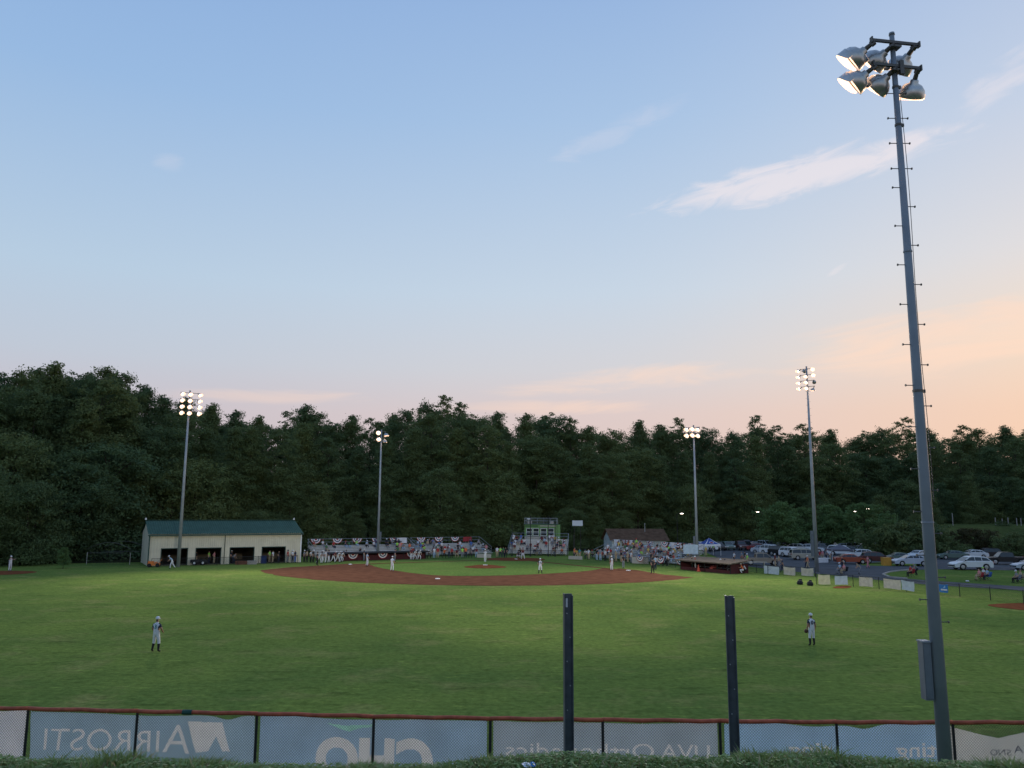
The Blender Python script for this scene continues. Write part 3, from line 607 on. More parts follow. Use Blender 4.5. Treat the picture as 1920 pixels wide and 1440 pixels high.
# ------------------------------------------------------------------ bleachers, dugouts, press box
M_MAROON = mat('maroon_paint', (.062, .012, .014), .8, var=.2)
M_DARKNET = mat('dark_wire', (.012, .014, .016), .7)
M_RIM = mat('grey_rail', (.26, .28, .30), .5, .4)
def bleacher(label, P, along, length, rows, rise=.21, run=.62, first=.42, rail_h=1.05, front_rail=True):
    """rows climb away from the field; returns the thing and a seat(row, u) function"""
    back = Vector((-along.y, along.x, 0))
    if back.dot(Vector((0, 1, 0))) < 0: back = -back
    rz = math.atan2(along.y, along.x); t = thing('bleachers', label, 'bleachers', P, rz); sy = 1 if Vector((-along.y, along.x, 0)).dot(back) > 0 else -1
    b = MB(); b.box((0, 0, 0), (length, .27, .05)); b.box((0, -.13, -.035), (length, .012, .06)); seat = b.mesh('seat_plank', M_ALU)
    b = MB(); b.box((0, 0, 0), (length, .30, .04)); foot = b.mesh('foot_plank', M_ALU)
    b = MB(); b.box((0, 0, 0), (length, .03, .14)); riser = b.mesh('riser_plank', M_ALU)
    for i in range(rows):
        y = run * i; z = first + rise * i
        obj('seat_plank', seat, t, (length / 2, sy * y, z))
        if i: obj('foot_plank', foot, t, (length / 2, sy * (y - .34), z - .40)); obj('riser_plank', riser, t, (length / 2, sy * (y + .12), z - .19))
    topy = run * (rows - 1) + .35; topz = first + rise * (rows - 1)
    for k in range(int(length / 2.4) + 1):
        u = min(length - .1, .1 + k * (length - .2) / max(1, int(length / 2.4)))
        b = MB(); b.tube([(u, 0, .1), (u, sy * topy, topz - .1)], .03, 5); b.tube([(u, sy * topy, 0), (u, sy * topy, topz + rail_h)], .03, 5); b.tube([(u, 0, 0), (u, 0, first)], .03, 5); b.tube([(u, sy * topy / 2, 0), (u, sy * topy / 2, (first + topz) / 2 - .1)], .03, 5); b.build('support_frame', M_RIM, t)
    for h in (.55, rail_h):
        b = MB(); b.tube([(0, sy * topy, topz + h), (length, sy * topy, topz + h)], .03, 5); b.build('back_rail', M_RIM, t)
    for u in (0, length):
        b = MB(); b.tube([(u, sy * topy, topz + rail_h), (u, sy * .4, first + .95), (u, sy * .4, .2)], .03, 5); b.tube([(u, sy * topy, topz + .5), (u, sy * .4, first + .5)], .025, 5); b.build('side_rail', M_RIM, t)
    f = P + Vector((0, 0, 0))
    def seat_at(row, u): return P + along * u + back * (run * row - .02) + Vector((0, 0, first + rise * row + .025))
    return t, seat_at, back, (topy, topz, rail_h)
b1d = (HOME - B1).normalized(); b1n = Vector((-b1d.y, b1d.x, 0))           # away from the field behind first
L0 = B1 + b1n * 13.6 + b1d * -.4
ST = {}
ST['A'] = (*bleacher('long silver bleachers behind the red dugout, half empty', L0, b1d, 17.4, 8), L0, b1d, 17.4, 8)
LB = L0 + b1d * 17.9
ST['B'] = (*bleacher('crowded silver bleachers between the red dugout and the press box', LB, b1d, 13.6, 8), LB, b1d, 13.6, 8)
b3d = (B3 - HOME).normalized(); b3n = Vector((.852, .524, 0))
R0 = HOME + b3n * 13 + b3d * 2.6
ST['D'] = (*bleacher('crowded bleachers right of home below the brown roofed shed', R0, b3d, 10.2, 8), R0, b3d, 10.2, 8)
R1 = R0 + b3d * 10.8
ST['E'] = (*bleacher('crowded bleachers between the brown roofed shed and right dugout', R1, b3d, 10.0, 8), R1, b3d, 10.0, 8)
C0 = at(952, 1044, 143); C0.z = 0; C1 = at(1062, 1044, 141.5); C1.z = 0; cd = (C1 - C0).normalized(); CL = (C1 - C0).length
ST['C'] = (*bleacher('bleachers in front of the green press box behind home plate', C0, cd, CL, 9, .27, .62), C0, cd, CL, 9)

# press box
M_LIME = mat('lime_green_siding', (.13, .25, .085), .7, var=.12)
M_TANW = mat('pale_block_wall', (.36, .34, .30), .8, var=.1)
def press_box():
    Y = 149.5; a = at(983.5, 1010, Y); bq = at(1044, 1010, Y - .6); L = (bq - a).length; a.z = 0; al = Vector((bq.x - a.x, bq.y - a.y, 0)).normalized(); rz = math.atan2(al.y, al.x)
    t = thing('press_box', 'two storey green press box with railed roof deck behind home plate', 'press box', a, rz); D = 3.6
    zf = lambda y: at(1010, y, Y).z
    zr, zt, zw1, zw0 = zf(983.5), zf(971.5), zf(990.5), zf(1004.3)
    b = MB(); b.box((L / 2, D / 2, (zw0 - .15) / 2), (L, D, zw0 - .15)); b.build('base_wall', M_TANW, t)
    wn = []
    xs = [at(x, 997, Y).x for x in (987, 998, 999.5, 1010.5, 1013.5, 1025, 1027, 1038.5)]; us = [(x - a.x) / al.x for x in xs]
    b = MB(); b.box((L / 2, D / 2, (zw1 + zr) / 2 + .03), (L, D, zr - zw1 - .06)); b.box((L / 2, D - .05, (zw0 + zw1) / 2), (L, .1, zw1 - zw0 + .3)); b.box((.03, D / 2, (zw0 + zw1) / 2 - .05), (.06, D - .2, zw1 - zw0 + .2)); b.box((L - .03, D / 2, (zw0 + zw1) / 2 - .05), (.06, D - .2, zw1 - zw0 + .2))
    edges = [0] + us + [L]
    for i in range(0, len(edges), 2): b.box(((edges[i] + edges[i + 1]) / 2, .05, (zw0 + zw1) / 2 - .06), (edges[i + 1] - edges[i], .1, zw1 - zw0 + .18))
    b.build('upper_wall', M_LIME, t)
    b = MB(); b.box((L / 2, -.006, zw0 - .6), (L - .05, .03, .08)); b.box((L / 2, D / 2, zr + .06), (L + .3, D + .3, .12)); b.build('roof_deck', M_GTRIM, t)
    b = MB(); b.box((L * .22, -.012, zr - .28), (L * .40, .02, .22)); b.build('sign_board', mat('dark_green_board', (.03, .10, .03), .7), t); b = MB(); b.box((L * .73, -.012, zr - .24), (L * .5, .02, .2)); b.build('sign_board', M_TANW, t)
    b = MB(); b.box((L / 2, 1.4, (zw0 + zw1) / 2 - .1), (L - .2, .06, zw1 - zw0)); b.build('inner_wall', M_INT, t)
    for i in range(0, 8, 2):
        u0, u1 = us[i], us[i + 1]; w = MB(); h = zw1 - zw0; zc = (zw1 + zw0) / 2; f = .06
        w.box((u0 + f / 2, -.01, zc), (f, .08, h)); w.box((u1 - f / 2, -.01, zc), (f, .08, h)); w.box(((u0 + u1) / 2, -.01, zw0 + f / 2), (u1 - u0 - 2 * f, .08, f)); w.box(((u0 + u1) / 2, -.01, zw1 - f / 2), (u1 - u0 - 2 * f, .08, f)); w.box(((u0 + u1) / 2, -.015, zc), (u1 - u0 - 2 * f, .07, .07))
        fr = w.build('window', M_WHITE, t)
        for s in (-1, 1):
            g = MB(); g.box(((u0 + u1) / 2, .03, zc + s * h / 4), (u1 - u0 - 2 * f, .015, h / 2 - f)); g.build('pane', M_GLASS, fr)
    for u in [L * k / 5 for k in range(6)]:
        for y in ((-.1, D) if u in (0, L) else (-.1,)):
            r = MB(); r.tube([(u, y, zr + .12), (u, y, zt)], .03, 5); r.build('rail_post', M_GALV, t)
    for h in (zt, (zr + zt) / 2 + .1):
        r = MB(); r.tube([(0, D, h), (0, -.1, h), (L, -.1, h), (L, D, h)], .032, 5); r.build('deck_rail', M_GALV, t)
    r = MB(); k = int(L / .16)
    for i in range(k): r.tube([(L * (i + .5) / k, -.1, zr + .15), (L * (i + .5) / k, -.1, zt)], .009, 4, cap=False)
    tag(r.build('rail_mesh', M_GALV, t), kind='stuff')
    for u, w in ((.7, .5), (1.0, .6), (4.9, .7)):
        r = MB(); r.box((u, 1.0, zr + .35), (w, .5, .45)); r.box((u, 1.0, zr + .6), (w * .8, .4, .06)); r.build('deck_case', M_TANW, t)
    r = MB(); r.box((.7, .6, zr + 1.0), (.55, .3, .22)); r.tube([(.7, .6, zr + .12), (.7, .6, zr + .95)], .03, 5); r.build('camera_stand', M_WHITE, t)
    b = MB(); b.box((L + .35, .6, zr / 2 + 1.2), (.5, 1.2, zr - 2.4)); b.build('stair_tower', M_LIME, t)
    return t
press_box()
# backstop poles and netting frame
for i, (px, yt, lab) in enumerate([(960, 985, 'thin dark backstop pole at the left end of the central bleachers'), (994.5, 968, 'tall dark backstop pole crossing the left press box windows'), (1028, 968, 'tall dark backstop pole crossing the right press box windows'), (1041, 975, 'dark backstop pole at the right corner of the press box'), (1076, 1004, 'thin dark pole between press box and right bleachers')]):
    Y = 139.2; p = at(px, 1044, Y); p.z = 0; q = MB(); H = at(px, yt, Y).z; q.tube([(0, 0, 0), (0, 0, H)], [.07, .055], 8); q.tube([(0, 0, H), (0, 0, H + .08)], [.08, .03], 8); q.tube([(0, 0, 0), (0, 0, .25)], .12, 8)
    o = q.build('backstop_pole', M_DARK); o.location = p; tag(o, lab, 'pole', 'backstop poles')

def dugout(label, P, along, n, length, roof_m, wall_m, zr=1.2, depth=3.2, roof_drop=0.0, wall_h=.72):
    sy = 1 if Vector((-along.y, along.x, 0)).dot(n) > 0 else -1
    t = thing('dugout', label, 'dugout', P, math.atan2(along.y, along.x))
    b = MB(); b.box((length / 2, sy * depth, zr / 2), (length, .15, zr)); b.box((.08, sy * depth / 2, zr / 2), (.16, depth, zr)); b.box((length - .08, sy * depth / 2, zr / 2), (.16, depth, zr)); b.build('back_wall', wall_m, t)
    b = MB(); b.box((length * .5, 0, wall_h / 2), (length * .96, .1, wall_h)); b.build('front_wall', wall_m, t)
    b = MB(); y0, y1 = -.6 * sy, sy * (depth + .3)
    b.add([(-.4, y0, zr), (length + .4, y0, zr), (length + .4, y1, zr + roof_drop), (-.4, y1, zr + roof_drop), (-.4, y0, zr + .14), (length + .4, y0, zr + .14), (length + .4, y1, zr + .14 + roof_drop), (-.4, y1, zr + .14 + roof_drop)], [(0, 1, 2, 3), (4, 7, 6, 5), (0, 4, 5, 1), (1, 5, 6, 2), (2, 6, 7, 3), (3, 7, 4, 0)]); b.build('roof', roof_m, t)
    for k in range(5):
        u = .1 + (length - .2) * k / 4; b = MB(); b.box((u, 0, zr / 2), (.1, .1, zr)); b.build('post', M_DARK, t)
    b = MB(); b.box((length / 2, sy * (depth - .6), .42), (length - .8, .35, .06)); b.build('bench', M_ALU, t)
    return t
D1 = B1 + b1n * 8.2 + b1d * .2
dugout('low red dugout with dark roof in front of the left bleachers', D1, b1d, b1n, 15.5, mat('dark_roof_sheet', (.02, .017, .018), .9), M_MAROON, 1.05, 2.0, .02, wall_h=.8)
D3 = HOME + b3n * 8 + b3d * 28.6
dugout('low sunken dugout with brown shingled roof right of the clay', D3, b3d, b3n, 9.0, mat('brown_shingle', (.125, .10, .078), .95, var=.25, scale=2, spec=.05), M_MAROON, 1.15, 3.0, .35, wall_h=.4)
# front fence rails by the stands
def rail_fence(label, P, Q, h=1.1, posts=True, name='field_fence', gap=2.6, wire=True, m=M_DARK, rail_m=None, mesh=.22, gauge=.008):
    d = Q - P; L = d.length; t = thing(name, label, 'fence', P, math.atan2(d.y, d.x)); k = max(1, round(L / gap))
    b = MB(); b.tube([(0, 0, 0), (0, 0, h)], .03, 6); b.tube([(0, 0, h), (0, 0, h + .04)], [.04, .015], 6); pm2 = b.mesh('post', m)
    for i in range(k + 1): obj('post', pm2, t, (L * i / k, 0, 0))
    b = MB(); b.tube([(0, 0, h - .03), (L, 0, h - .03)], .03, 6); b.build('top_rail', rail_m or m, t)
    if wire:
        w = MB(); n = int((L + h) / mesh)
        for i in range(n):
            for s in (1, -1):
                u0 = i * mesh - (h if s > 0 else 0); u1 = u0 + h if s > 0 else u0 + h; a, c = (u0, 0.05), (u0 + h, h - .05)
                if s < 0: a, c = (u0, h - .05), (u0 + h, .05)
                if a[0] < 0 or c[0] > L: continue
                w.tube([(a[0], s * .006, a[1]), (c[0], s * .006, c[1])], gauge, 3, cap=False)
        tag(w.build('wire_mesh', M_DARKNET, t), kind='stuff')
    return t
rail_fence('low dark fence in front of the crowded left bleachers', B1 + b1n * 10.6 + b1d * 17.0, B1 + b1n * 10.6 + b1d * 33.0, 1.1, gap=2.8)
rail_fence('low dark fence in front of the right bleachers', HOME + b3n * 11 + b3d * 1.0, HOME + b3n * 10 + b3d * 25.5, 1.1, gap=2.8)
rail_fence('low dark fence behind home plate before the central bleachers', at(945, 1046, 140.5) * Vector((1, 1, 0)) if False else Vector((-1.6, 140.6, 0)), Vector((9.6, 139.6, 0)), 1.0, gap=2.8)
rail_fence('chain link fence along the front of the metal building', BA - BN * 2.2 + BAL * 0.2, BA - BN * 2.2 + BAL * 19.5, 1.1, gap=2.6)

# white padded boards at the stands
def board(label, px0, py0, px1, py1, w_h, m, name='banner_board', th=.06, text=None):
    P, Q = G(px0, py0), G(px1, py1); d = Q - P; b = MB(); L = d.length; nseg = max(1, round(L / 2))
    for i in range(nseg): b.box((L * (i + .5) / nseg, 0, w_h / 2 + .12), (L / nseg - .02, th, w_h))
    b.box((L / 2, .05, .1), (L, .05, .06)); o = b.build(name, m); o.location = P; o.rotation_euler = (0, 0, math.atan2(d.y, d.x)); tag(o, label, 'banner', 'white boards on the stand fences'); return o
board('white padded board on the fence below the right bleachers', 1185, 1057.2, 1216, 1058.6, .9, M_TANW)
board('white padded board on the fence just right of the press box', 1066, 1049.6, 1092, 1050.6, .5, M_TANW)
board('white padded board on the fence at the right end of the left bleachers', 894, 1046.4, 921, 1046.8, .55, M_TANW)
# plain white sign board on posts
def sign_white():
    Y = 152; c0 = at(1073, 986, Y); c1 = at(1092.5, 976, Y); t = thing('white_sign', 'plain white rectangular sign board on dark posts right of the press box', 'sign', (c0.x, Y, 0))
    w, h = c1.x - c0.x, c1.z - c0.z; b = MB(); b.box((w / 2, 0, c0.z + h / 2), (w, .06, h)); b.box((w / 2, .04, c0.z + h / 2), (w * .9, .03, h * .2)); b.build('board', mat('pale_sign', (.50, .54, .60), .6, var=.04), t)
    for u in (w * .2, w * .8): b = MB(); b.box((u, .09, c0.z / 2 + h / 2), (.09, .09, c0.z + h)); b.build('post', M_DARK, t)
sign_white()
# brown roofed shed
def shed():
    Y = 152; a = at(1146, 1012, Y); c = at(1252, 1012, Y + 1.5); L = (Vector((c.x, c.y, 0)) - Vector((a.x, a.y, 0))).length; al = (Vector((c.x, c.y, 0)) - Vector((a.x, a.y, 0))).normalized()
    t = thing('shed', 'low concession shed with brown shingled roof behind the right bleachers', 'shed', (a.x, a.y, 0), math.atan2(al.y, al.x)); D = 6.5; EH = a.z; RH = at(1150, 993, Y + 3).z + .15
    b = MB(); b.box((L / 2, D / 2, EH / 2), (L - .4, D - .4, EH)); b.build('wall', mat('pale_blue_siding', (.42, .47, .50), .8), t)
    for u in (.2, L - .2):
        b = MB(); b.add([(u - .05, .2, EH), (u - .05, D - .2, EH), (u - .05, D / 2, RH - .15), (u + .05, .2, EH), (u + .05, D - .2, EH), (u + .05, D / 2, RH - .15)], [(0, 2, 1), (3, 4, 5), (0, 3, 5, 2), (1, 2, 5, 4)]); b.build('gable', mat('pale_blue_siding', (.42, .47, .50), .8), t)
    for k in range(8):       # shingle courses, each lapping the one below
        t0, t1 = k / 8, (k + 1) / 8 + .02
        for s in (0, 1):
            ya, yb = (-.4 + (D / 2 + .4) * t0, -.4 + (D / 2 + .4) * min(1, t1)); 
            if s: ya, yb = D - ya, D - yb
            za, zb = EH - .2 + (RH - EH + .2) * t0 + .05, EH - .2 + (RH - EH + .2) * min(1, t1) + .02
            b = MB(); b.add([(-.3, ya, za), (L + .3, ya, za), (L + .3, yb, zb), (-.3, yb, zb), (-.3, ya, za - .04), (L + .3, ya, za - .04)], [(0, 1, 2, 3), (0, 4, 5, 1)]); b.build('shingle_course', mat('dark_brown_shingle', (.095, .062, .044), 1.0, var=.25, scale=1.5, spec=0.0), t)
    b = MB(); b.tube([(L * .66, D / 2 - 1, RH - .8), (L * .66, D / 2 - 1, RH + .9)], .05, 6); b.tube([(L * .66, D / 2 - 1, RH + .9), (L * .66, D / 2 - 1, RH + 1.05)], .09, 6); b.build('vent_pipe', M_GALV, t)
    b = MB(); b.box((L * .3, .12, 1.5), (2.4, .1, 1.0)); b.build('serving_hatch', M_INT, t)
shed()

# ------------------------------------------------------------------ bunting fans
M_BRED = mat('bunting_red', (.30, .035, .04), .85); M_BWHT = mat('bunting_white', (.70, .68, .66), .85); M_BBLU = mat('bunting_blue', (.03, .04, .11), .85)
def fan_meshes():
    out = []
    for nm, r0, r1, m in (('red_stripe', .80, .92, M_BRED), ('white_stripe', .60, .80, M_BWHT), ('blue_stripe', .42, .60, M_BBLU), ('white_stripe', .24, .42, M_BWHT), ('red_centre', .02, .24, M_BRED)):
        b = MB(); n = 28; V = []; F = []
        for k in range(n + 1):
            a = math.pi + math.pi * k / n; w = .035 * math.cos(k * math.pi)
            for r in (r0, r1): V.append((r * math.cos(a) * 1.0, -.03 + w * r, r * math.sin(a) * .92))
        for k in range(n): F.append((2 * k, 2 * k + 1, 2 * k + 3, 2 * k + 2))
        b.add(V, F); out.append((nm, b.mesh(nm, m)))
    return out
FAN = fan_meshes()
def bunting(P, along, s, label):
    t = thing('bunting', label, 'bunting', P, math.atan2(along.y, along.x), 'red white and blue bunting fans'); t.scale = (s,) * 3
    for nm, me in FAN: obj(nm, me, t)
def on_back_rail(key, u): 
    _, seat, back, (ty, tz, rh), P, al, L, rows = ST[key]; return P + al * u + back * (ty - .06) + Vector((0, 0, tz + rh))
for i, u in enumerate((1.3, 4.9, 8.3, 11.7, 14.9)): bunting(on_back_rail('A', u), b1d, .92, f'bunting fan on the top rail of the half empty bleachers, {ORD[i]} from left')
for i, u in enumerate((2.0, 5.4, 8.6)): bunting(on_back_rail('B', u), b1d, .9, f'bunting fan on the top rail beside the press box side crowd, {ORD[i]} from left')
for i, u in enumerate((2.8, 7.0, 11.2)): bunting(D1 - b1n * .12 + b1d * u * 1.15 + Vector((0, 0, .98)), b1d, .92, f'bunting fan on the front of the red dugout, {ORD[i]} from left')
def rev(v): return v
for i, u in enumerate((3.0, 6.2, 9.0)): bunting(on_back_rail('D', u), b3d, .8, f'bunting fan on the rail below the brown roofed shed, {ORD[i]} from left')
for i, u in enumerate((1.6, 4.6, 7.6)): bunting(on_back_rail('E', u), b3d, .9, f'bunting fan on the rail right of the brown roofed shed, {ORD[i]} from left')
for i, u in enumerate((18.2, 22.6, 26.6)): bunting(HOME + b3n * 9.9 + b3d * u + Vector((0, 0, 1.12)), b3d, .88, f'bunting fan on the low fence left of the right dugout, {ORD[i]} from left')
# pennant cloths among the right stands
def cloth_flag(label, P, along, w, h, m, cat='banner'):
    b = MB(); n = 10; V = []; F = []
    for i in range(n + 1):
        for j in range(4): u = i / n; q = j / 3; V.append((w * u, -.05 + .05 * math.sin(u * 9 + q * 2), -h * q + .05 * math.sin(u * math.pi)))
    for i in range(n):
        for j in range(3): F.append((i * 4 + j, i * 4 + j + 1, (i + 1) * 4 + j + 1, (i + 1) * 4 + j))
    b.add(V, F); o = b.build('cloth_banner', m); o.location = P; o.rotation_euler = (0, 0, math.atan2(along.y, along.x)); tag(o, label, cat, 'cloth banners on the stands')
M_CLW = mat('white_cloth', (.60, .60, .62), .85, var=.1); M_CLR = mat('red_cloth', (.26, .03, .035), .85, var=.15)
cloth_flag('white cloth banner on top rail of the crowded left bleachers', on_back_rail('A', 15.6), b1d, 1.6, .9, M_CLW)
cloth_flag('red cloth banner on the top rail right end of the crowded left bleachers', on_back_rail('B', 10.2), b1d, 1.7, .8, M_CLR)
cloth_flag('white cloth hung at the left end of the bleachers below the brown shed', on_back_rail('D', .1), b3d, 1.5, 1.6, M_CLW)
cloth_flag('white cloth hung between bunting fans below the brown shed', on_back_rail('D', 4.1), b3d, 1.0, .8, M_CLW)
cloth_flag('white cloth hung between bunting fans right of the brown shed', on_back_rail('E', 2.8), b3d, 1.1, .9, M_CLW)
cloth_flag('pale blue tarp hung beside the thin light pole of the right dugout', at(1281, 1021, 114.5), Vector((1, -.25, 0)), 2.0, 1.3, mat('pale_blue_tarp', (.42, .52, .60), .8))
cloth_flag('white cloth with dark marks at the right end of the right bleachers', on_back_rail('E', 8.7), b3d, 1.3, .9, M_CLW)

# ------------------------------------------------------------------ near outfield fence with banners
FZ = 2.40
def fence_pt(px):   # along the red top rail
    ys = [(0, 1327.5), (258, 1333.5), (483, 1338), (701, 1343), (920, 1347), (1130, 1349.5), (1350, 1352), (1567, 1354), (1920, 1354.5)]
    return G(px, float(np.interp(px, [a for a, _ in ys], [b for _, b in ys])), FZ)
fA, fB = fence_pt(0), fence_pt(1920); fB.y -= 0
PX = [-390, -168, 53.5, 258, 482, 701, 919.5, 1130, 1349.5, 1568, 1786, 2005, 2230]
def fp(px):
    p = fence_pt(min(max(px, 0), 1920))
    if px < 0: p = fA + (fence_pt(258) - fA) * (px / 258)
    if px > 1920: p = fB + (fB - fence_pt(1567)) * ((px - 1920) / 353)
    return p
FP = [fp(x) for x in PX]
M_FOAM = mat('red_fence_guard', (.36, .080, .040), .7, var=.25, scale=6)
ofence = thing('outfield_fence', 'black chain link outfield fence with a red padded top rail', 'fence', (FP[0].x, FP[0].y, 0))
O0 = Vector((FP[0].x, FP[0].y, 0))
for i, p in enumerate(FP):
    q = p - O0; b = MB(); b.tube([(q.x, q.y, -.3), (q.x, q.y, FZ - .03)], .036, 8); b.build('post', M_DARK, ofence)
for i in range(len(FP) - 1):
    a, c = FP[i] - O0, FP[i + 1] - O0; d = c - a; L = math.hypot(d.x, d.y); n = 6; pts = [a + d * k / n + Vector((0, 0, .012 * math.sin(k * 2.1 + i))) for k in range(n + 1)]
    b = MB(); b.tube(pts, .052, 9); b.build('padded_rail', M_FOAM, ofence, True)
    if i == 3: b = MB(); b.tube([a + d * .38, a + d * .46], .066, 9); b.build('green_rail_patch', mat('green_patch', (.01, .05, .04), .7), ofence)
    w = MB(); p_ = .0707; hw = FZ - .1; ux, uy = d.x / L, d.y / L; m = int((L + hw) / p_)
    for s in (1, -1):
        for k in range(-1, m + 1):
            u0 = k * p_ - hw; u1 = u0 + hw; z0, z1 = (.05, FZ - .05) if s > 0 else (FZ - .05, .05)
            t0, t1 = max(0, (0 - u0) / hw), min(1, (L - u0) / hw)
            if t1 <= t0: continue
            A_, B_ = u0 + hw * t0, u0 + hw * t1; za, zb = z0 + (z1 - z0) * t0, z0 + (z1 - z0) * t1; off = s * .0035
            w.tube([(a.x + ux * A_ - uy * off, a.y + uy * A_ + ux * off, za), (a.x + ux * B_ - uy * off, a.y + uy * B_ + ux * off, zb)], .0040, 3, cap=False)
    tag(w.build('wire_mesh', M_DARK, ofence), kind='stuff')

# banners hang on the field side; their print shows through to the back, mirrored
class Ban:
    def __init__(s, px0, px1, ztop, zbot, sag, seed): s.A, s.B = fp(px0), fp(px1); s.z1, s.z0, s.sag, s.seed = ztop, zbot, sag, seed; d = s.B - s.A; d.z = 0; s.L = d.length; s.u = d.normalized(); s.n = Vector((-s.u.y, s.u.x, 0))
    def pt(s, t, q, off=0.0):
        """t along 0..1, q height 0..1"""
        h = s.sag(t); k = s.seed; wr = .012 * math.sin(t * 31 + k) * math.sin(q * 3 + k) + .016 * math.sin(t * 13 - q * 5 + k * 2) * (.3 + q) + .026 * math.sin((t * 7 + k) * 1.7 + q * 2.4) + .022 * abs(math.sin(t * 8.5 + q * 1.5 + k)) ** 5 - .020 * abs(math.sin(t * 11 - q * 1.9 + k * 3)) ** 6
        return s.A + s.u * (s.L * t) + s.n * (.075 + wr + off) + Vector((0, 0, -FZ + s.z0 + (s.z1 - h - s.z0) * q))
NU, NV = 380, 76
def banner(label, px0, px1, m, sag=lambda t: 0.0, seed=1.0, ztop=2.33, zbot=1.05, prints=()):
    """the sheet is a fine net of faces; those that fall inside a printed letter or mark form the lettering part, so both let light through alike"""
    B = Ban(px0, px1, ztop, zbot, sag, seed); O = B.pt(0, 0); t = thing('fence_banner', label, 'banner', O, 0, 'vinyl banners on the outfield fence')
    V = [tuple(B.pt(i / NU, j / NV) - O) for j in range(NV + 1) for i in range(NU + 1)]
    T = (np.arange(NU) + .5) / NU; SG = np.array([sag(x) for x in T]); Q = (np.arange(NV) + .5) / NV
    Z = zbot + (ztop - SG[None, :] - zbot) * Q[:, None]; TT = np.broadcast_to(T[None, :], Z.shape)
    own = np.zeros(Z.shape, int)
    for k, (tris, mm, nm) in enumerate(prints(B) if prints else ()):
        for a, b, c in tris:
            d = (b[0] - a[0]) * (c[1] - a[1]) - (c[0] - a[0]) * (b[1] - a[1])
            if abs(d) < 1e-12: continue
            w1 = ((TT - a[0]) * (c[1] - a[1]) - (c[0] - a[0]) * (Z - a[1])) / d; w2 = ((b[0] - a[0]) * (Z - a[1]) - (TT - a[0]) * (b[1] - a[1])) / d
            own[(w1 >= 0) & (w2 >= 0) & (w1 + w2 <= 1)] = k + 1
    parts = [('cloth', m)] + [(nm, mm) for _, mm, nm in (prints(B) if prints else ())]
    F = [[] for _ in parts]
    for jj in range(NV):
        for ii in range(NU): F[own[jj, ii]].append((jj * (NU + 1) + ii, jj * (NU + 1) + ii + 1, (jj + 1) * (NU + 1) + ii + 1, (jj + 1) * (NU + 1) + ii))
    for (nm, mm), f in zip(parts, F):
        if not f: continue
        used = np.unique(np.array(f)); mp = {int(v): q for q, v in enumerate(used)}
        b = MB(); b.add([V[int(v)] for v in used], [tuple(mp[x] for x in g) for g in f]); b.build(nm, mm, t, True)
    for i in range(7):
        g = MB(); q = B.pt(min(.995, .005 + i / 6 * .99), .985, -.012) - O; g.tube([q, q + Vector((0, 0, .05)) - B.n * .03], .006, 4); g.build('tie', M_WHITE, t)
    return B
def txt(s_, mm, px0, px1, zbase, zcap, bold=0.0, nm='lettering'):
    """triangles of a mirrored word spread between two photo columns, in sheet coordinates"""
    def make(B):
        cu = bpy.data.curves.new('t', 'FONT'); cu.body = s_; cu.size = 1.0; cu.offset = bold; to_ = bpy.data.objects.new('t', cu); COL.objects.link(to_)
        me = bpy.data.meshes.new_from_object(to_.evaluated_get(bpy.context.evaluated_depsgraph_get())); bpy.data.objects.remove(to_)
        me.calc_loop_triangles(); co = np.array([v.co[:] for v in me.vertices]); x0, x1 = co[:, 0].min(), co[:, 0].max()
        tA = (fp(px0) - B.A).dot(B.u) / B.L; tB = (fp(px1) - B.A).dot(B.u) / B.L
        P = [(tA + (tB - tA) * (1 - (c[0] - x0) / (x1 - x0)), zbase + (zcap - zbase) * c[1] / .70) for c in co]
        return [tuple(P[k] for k in lt.vertices) for lt in me.loop_triangles], mm, nm
    return make
def shp(pts, mm, nm):
    def make(B):
        P = [((fp(px) - B.A).dot(B.u) / B.L, z) for px, z in pts]
        bm = bmesh.new(); bm.faces.new([bm.verts.new((a, z, 0)) for a, z in P]); bmesh.ops.triangulate(bm, faces=bm.faces[:]); tr = [tuple((v.co.x, v.co.y) for v in f.verts) for f in bm.faces]; bm.free()
        return tr, mm, nm
    return make
def pr(*mk): return lambda B: [f(B) for f in mk]
def vinyl(name, c): return mat(name, c, .55, var=.10, scale=1.2, trans=.42)
V_A = vinyl('slate_blue_vinyl', (.38, .52, .64)); V_B = vinyl('steel_blue_vinyl', (.38, .53, .69)); V_C = vinyl('grey_blue_vinyl', (.44, .52, .60)); V_D = vinyl('bright_blue_vinyl', (.40, .60, .82)); V_W = vinyl('lavender_white_vinyl', (.74, .74, .80)); V_G = vinyl('grey_white_vinyl', (.70, .69, .66))
P_W = mat('white_print', (.86, .84, .84), .6, var=.06, trans=.42); P_G = mat('green_print', (.40, .74, .62), .6, trans=.42); P_K = mat('dark_print', (.12, .13, .17), .6, trans=.3)
banner('plain lavender white banner at the left end of the outfield fence', -160, 50, V_W, lambda t: .03 * math.sin(t * 3.1), .3)
banner('slate blue banner with mirrored AIRROSTI lettering and white letter emblem', 58, 477, V_A, lambda t: .05 * math.sin(t * math.pi) + (.10 * math.exp(-((t - .88) / .05) ** 2)), 1.3, prints=pr(txt('IRROSTI', P_W, 85, 299, 1.38, 1.92, -.004), txt('A', P_W, 306, 358, 1.38, 2.07, -.004), shp([(349, 2.14), (415, 2.14), (432, 1.44), (418, 1.44), (405, 1.80), (392, 1.44), (370, 1.40)], P_W, 'emblem')))
banner('steel blue banner with the tops of mirrored CHO lettering and a green ribbon', 488, 913, V_B, lambda t: .04 * math.sin(t * math.pi) ** 2, 2.2, prints=pr(txt('CHO', P_W, 592, 812, .86, 1.80, .05), shp([(612, 2.19), (645, 2.15), (698, 2.17), (696, 2.11), (672, 2.08), (655, 2.0), (640, 2.05)], P_G, 'green_ribbon')))
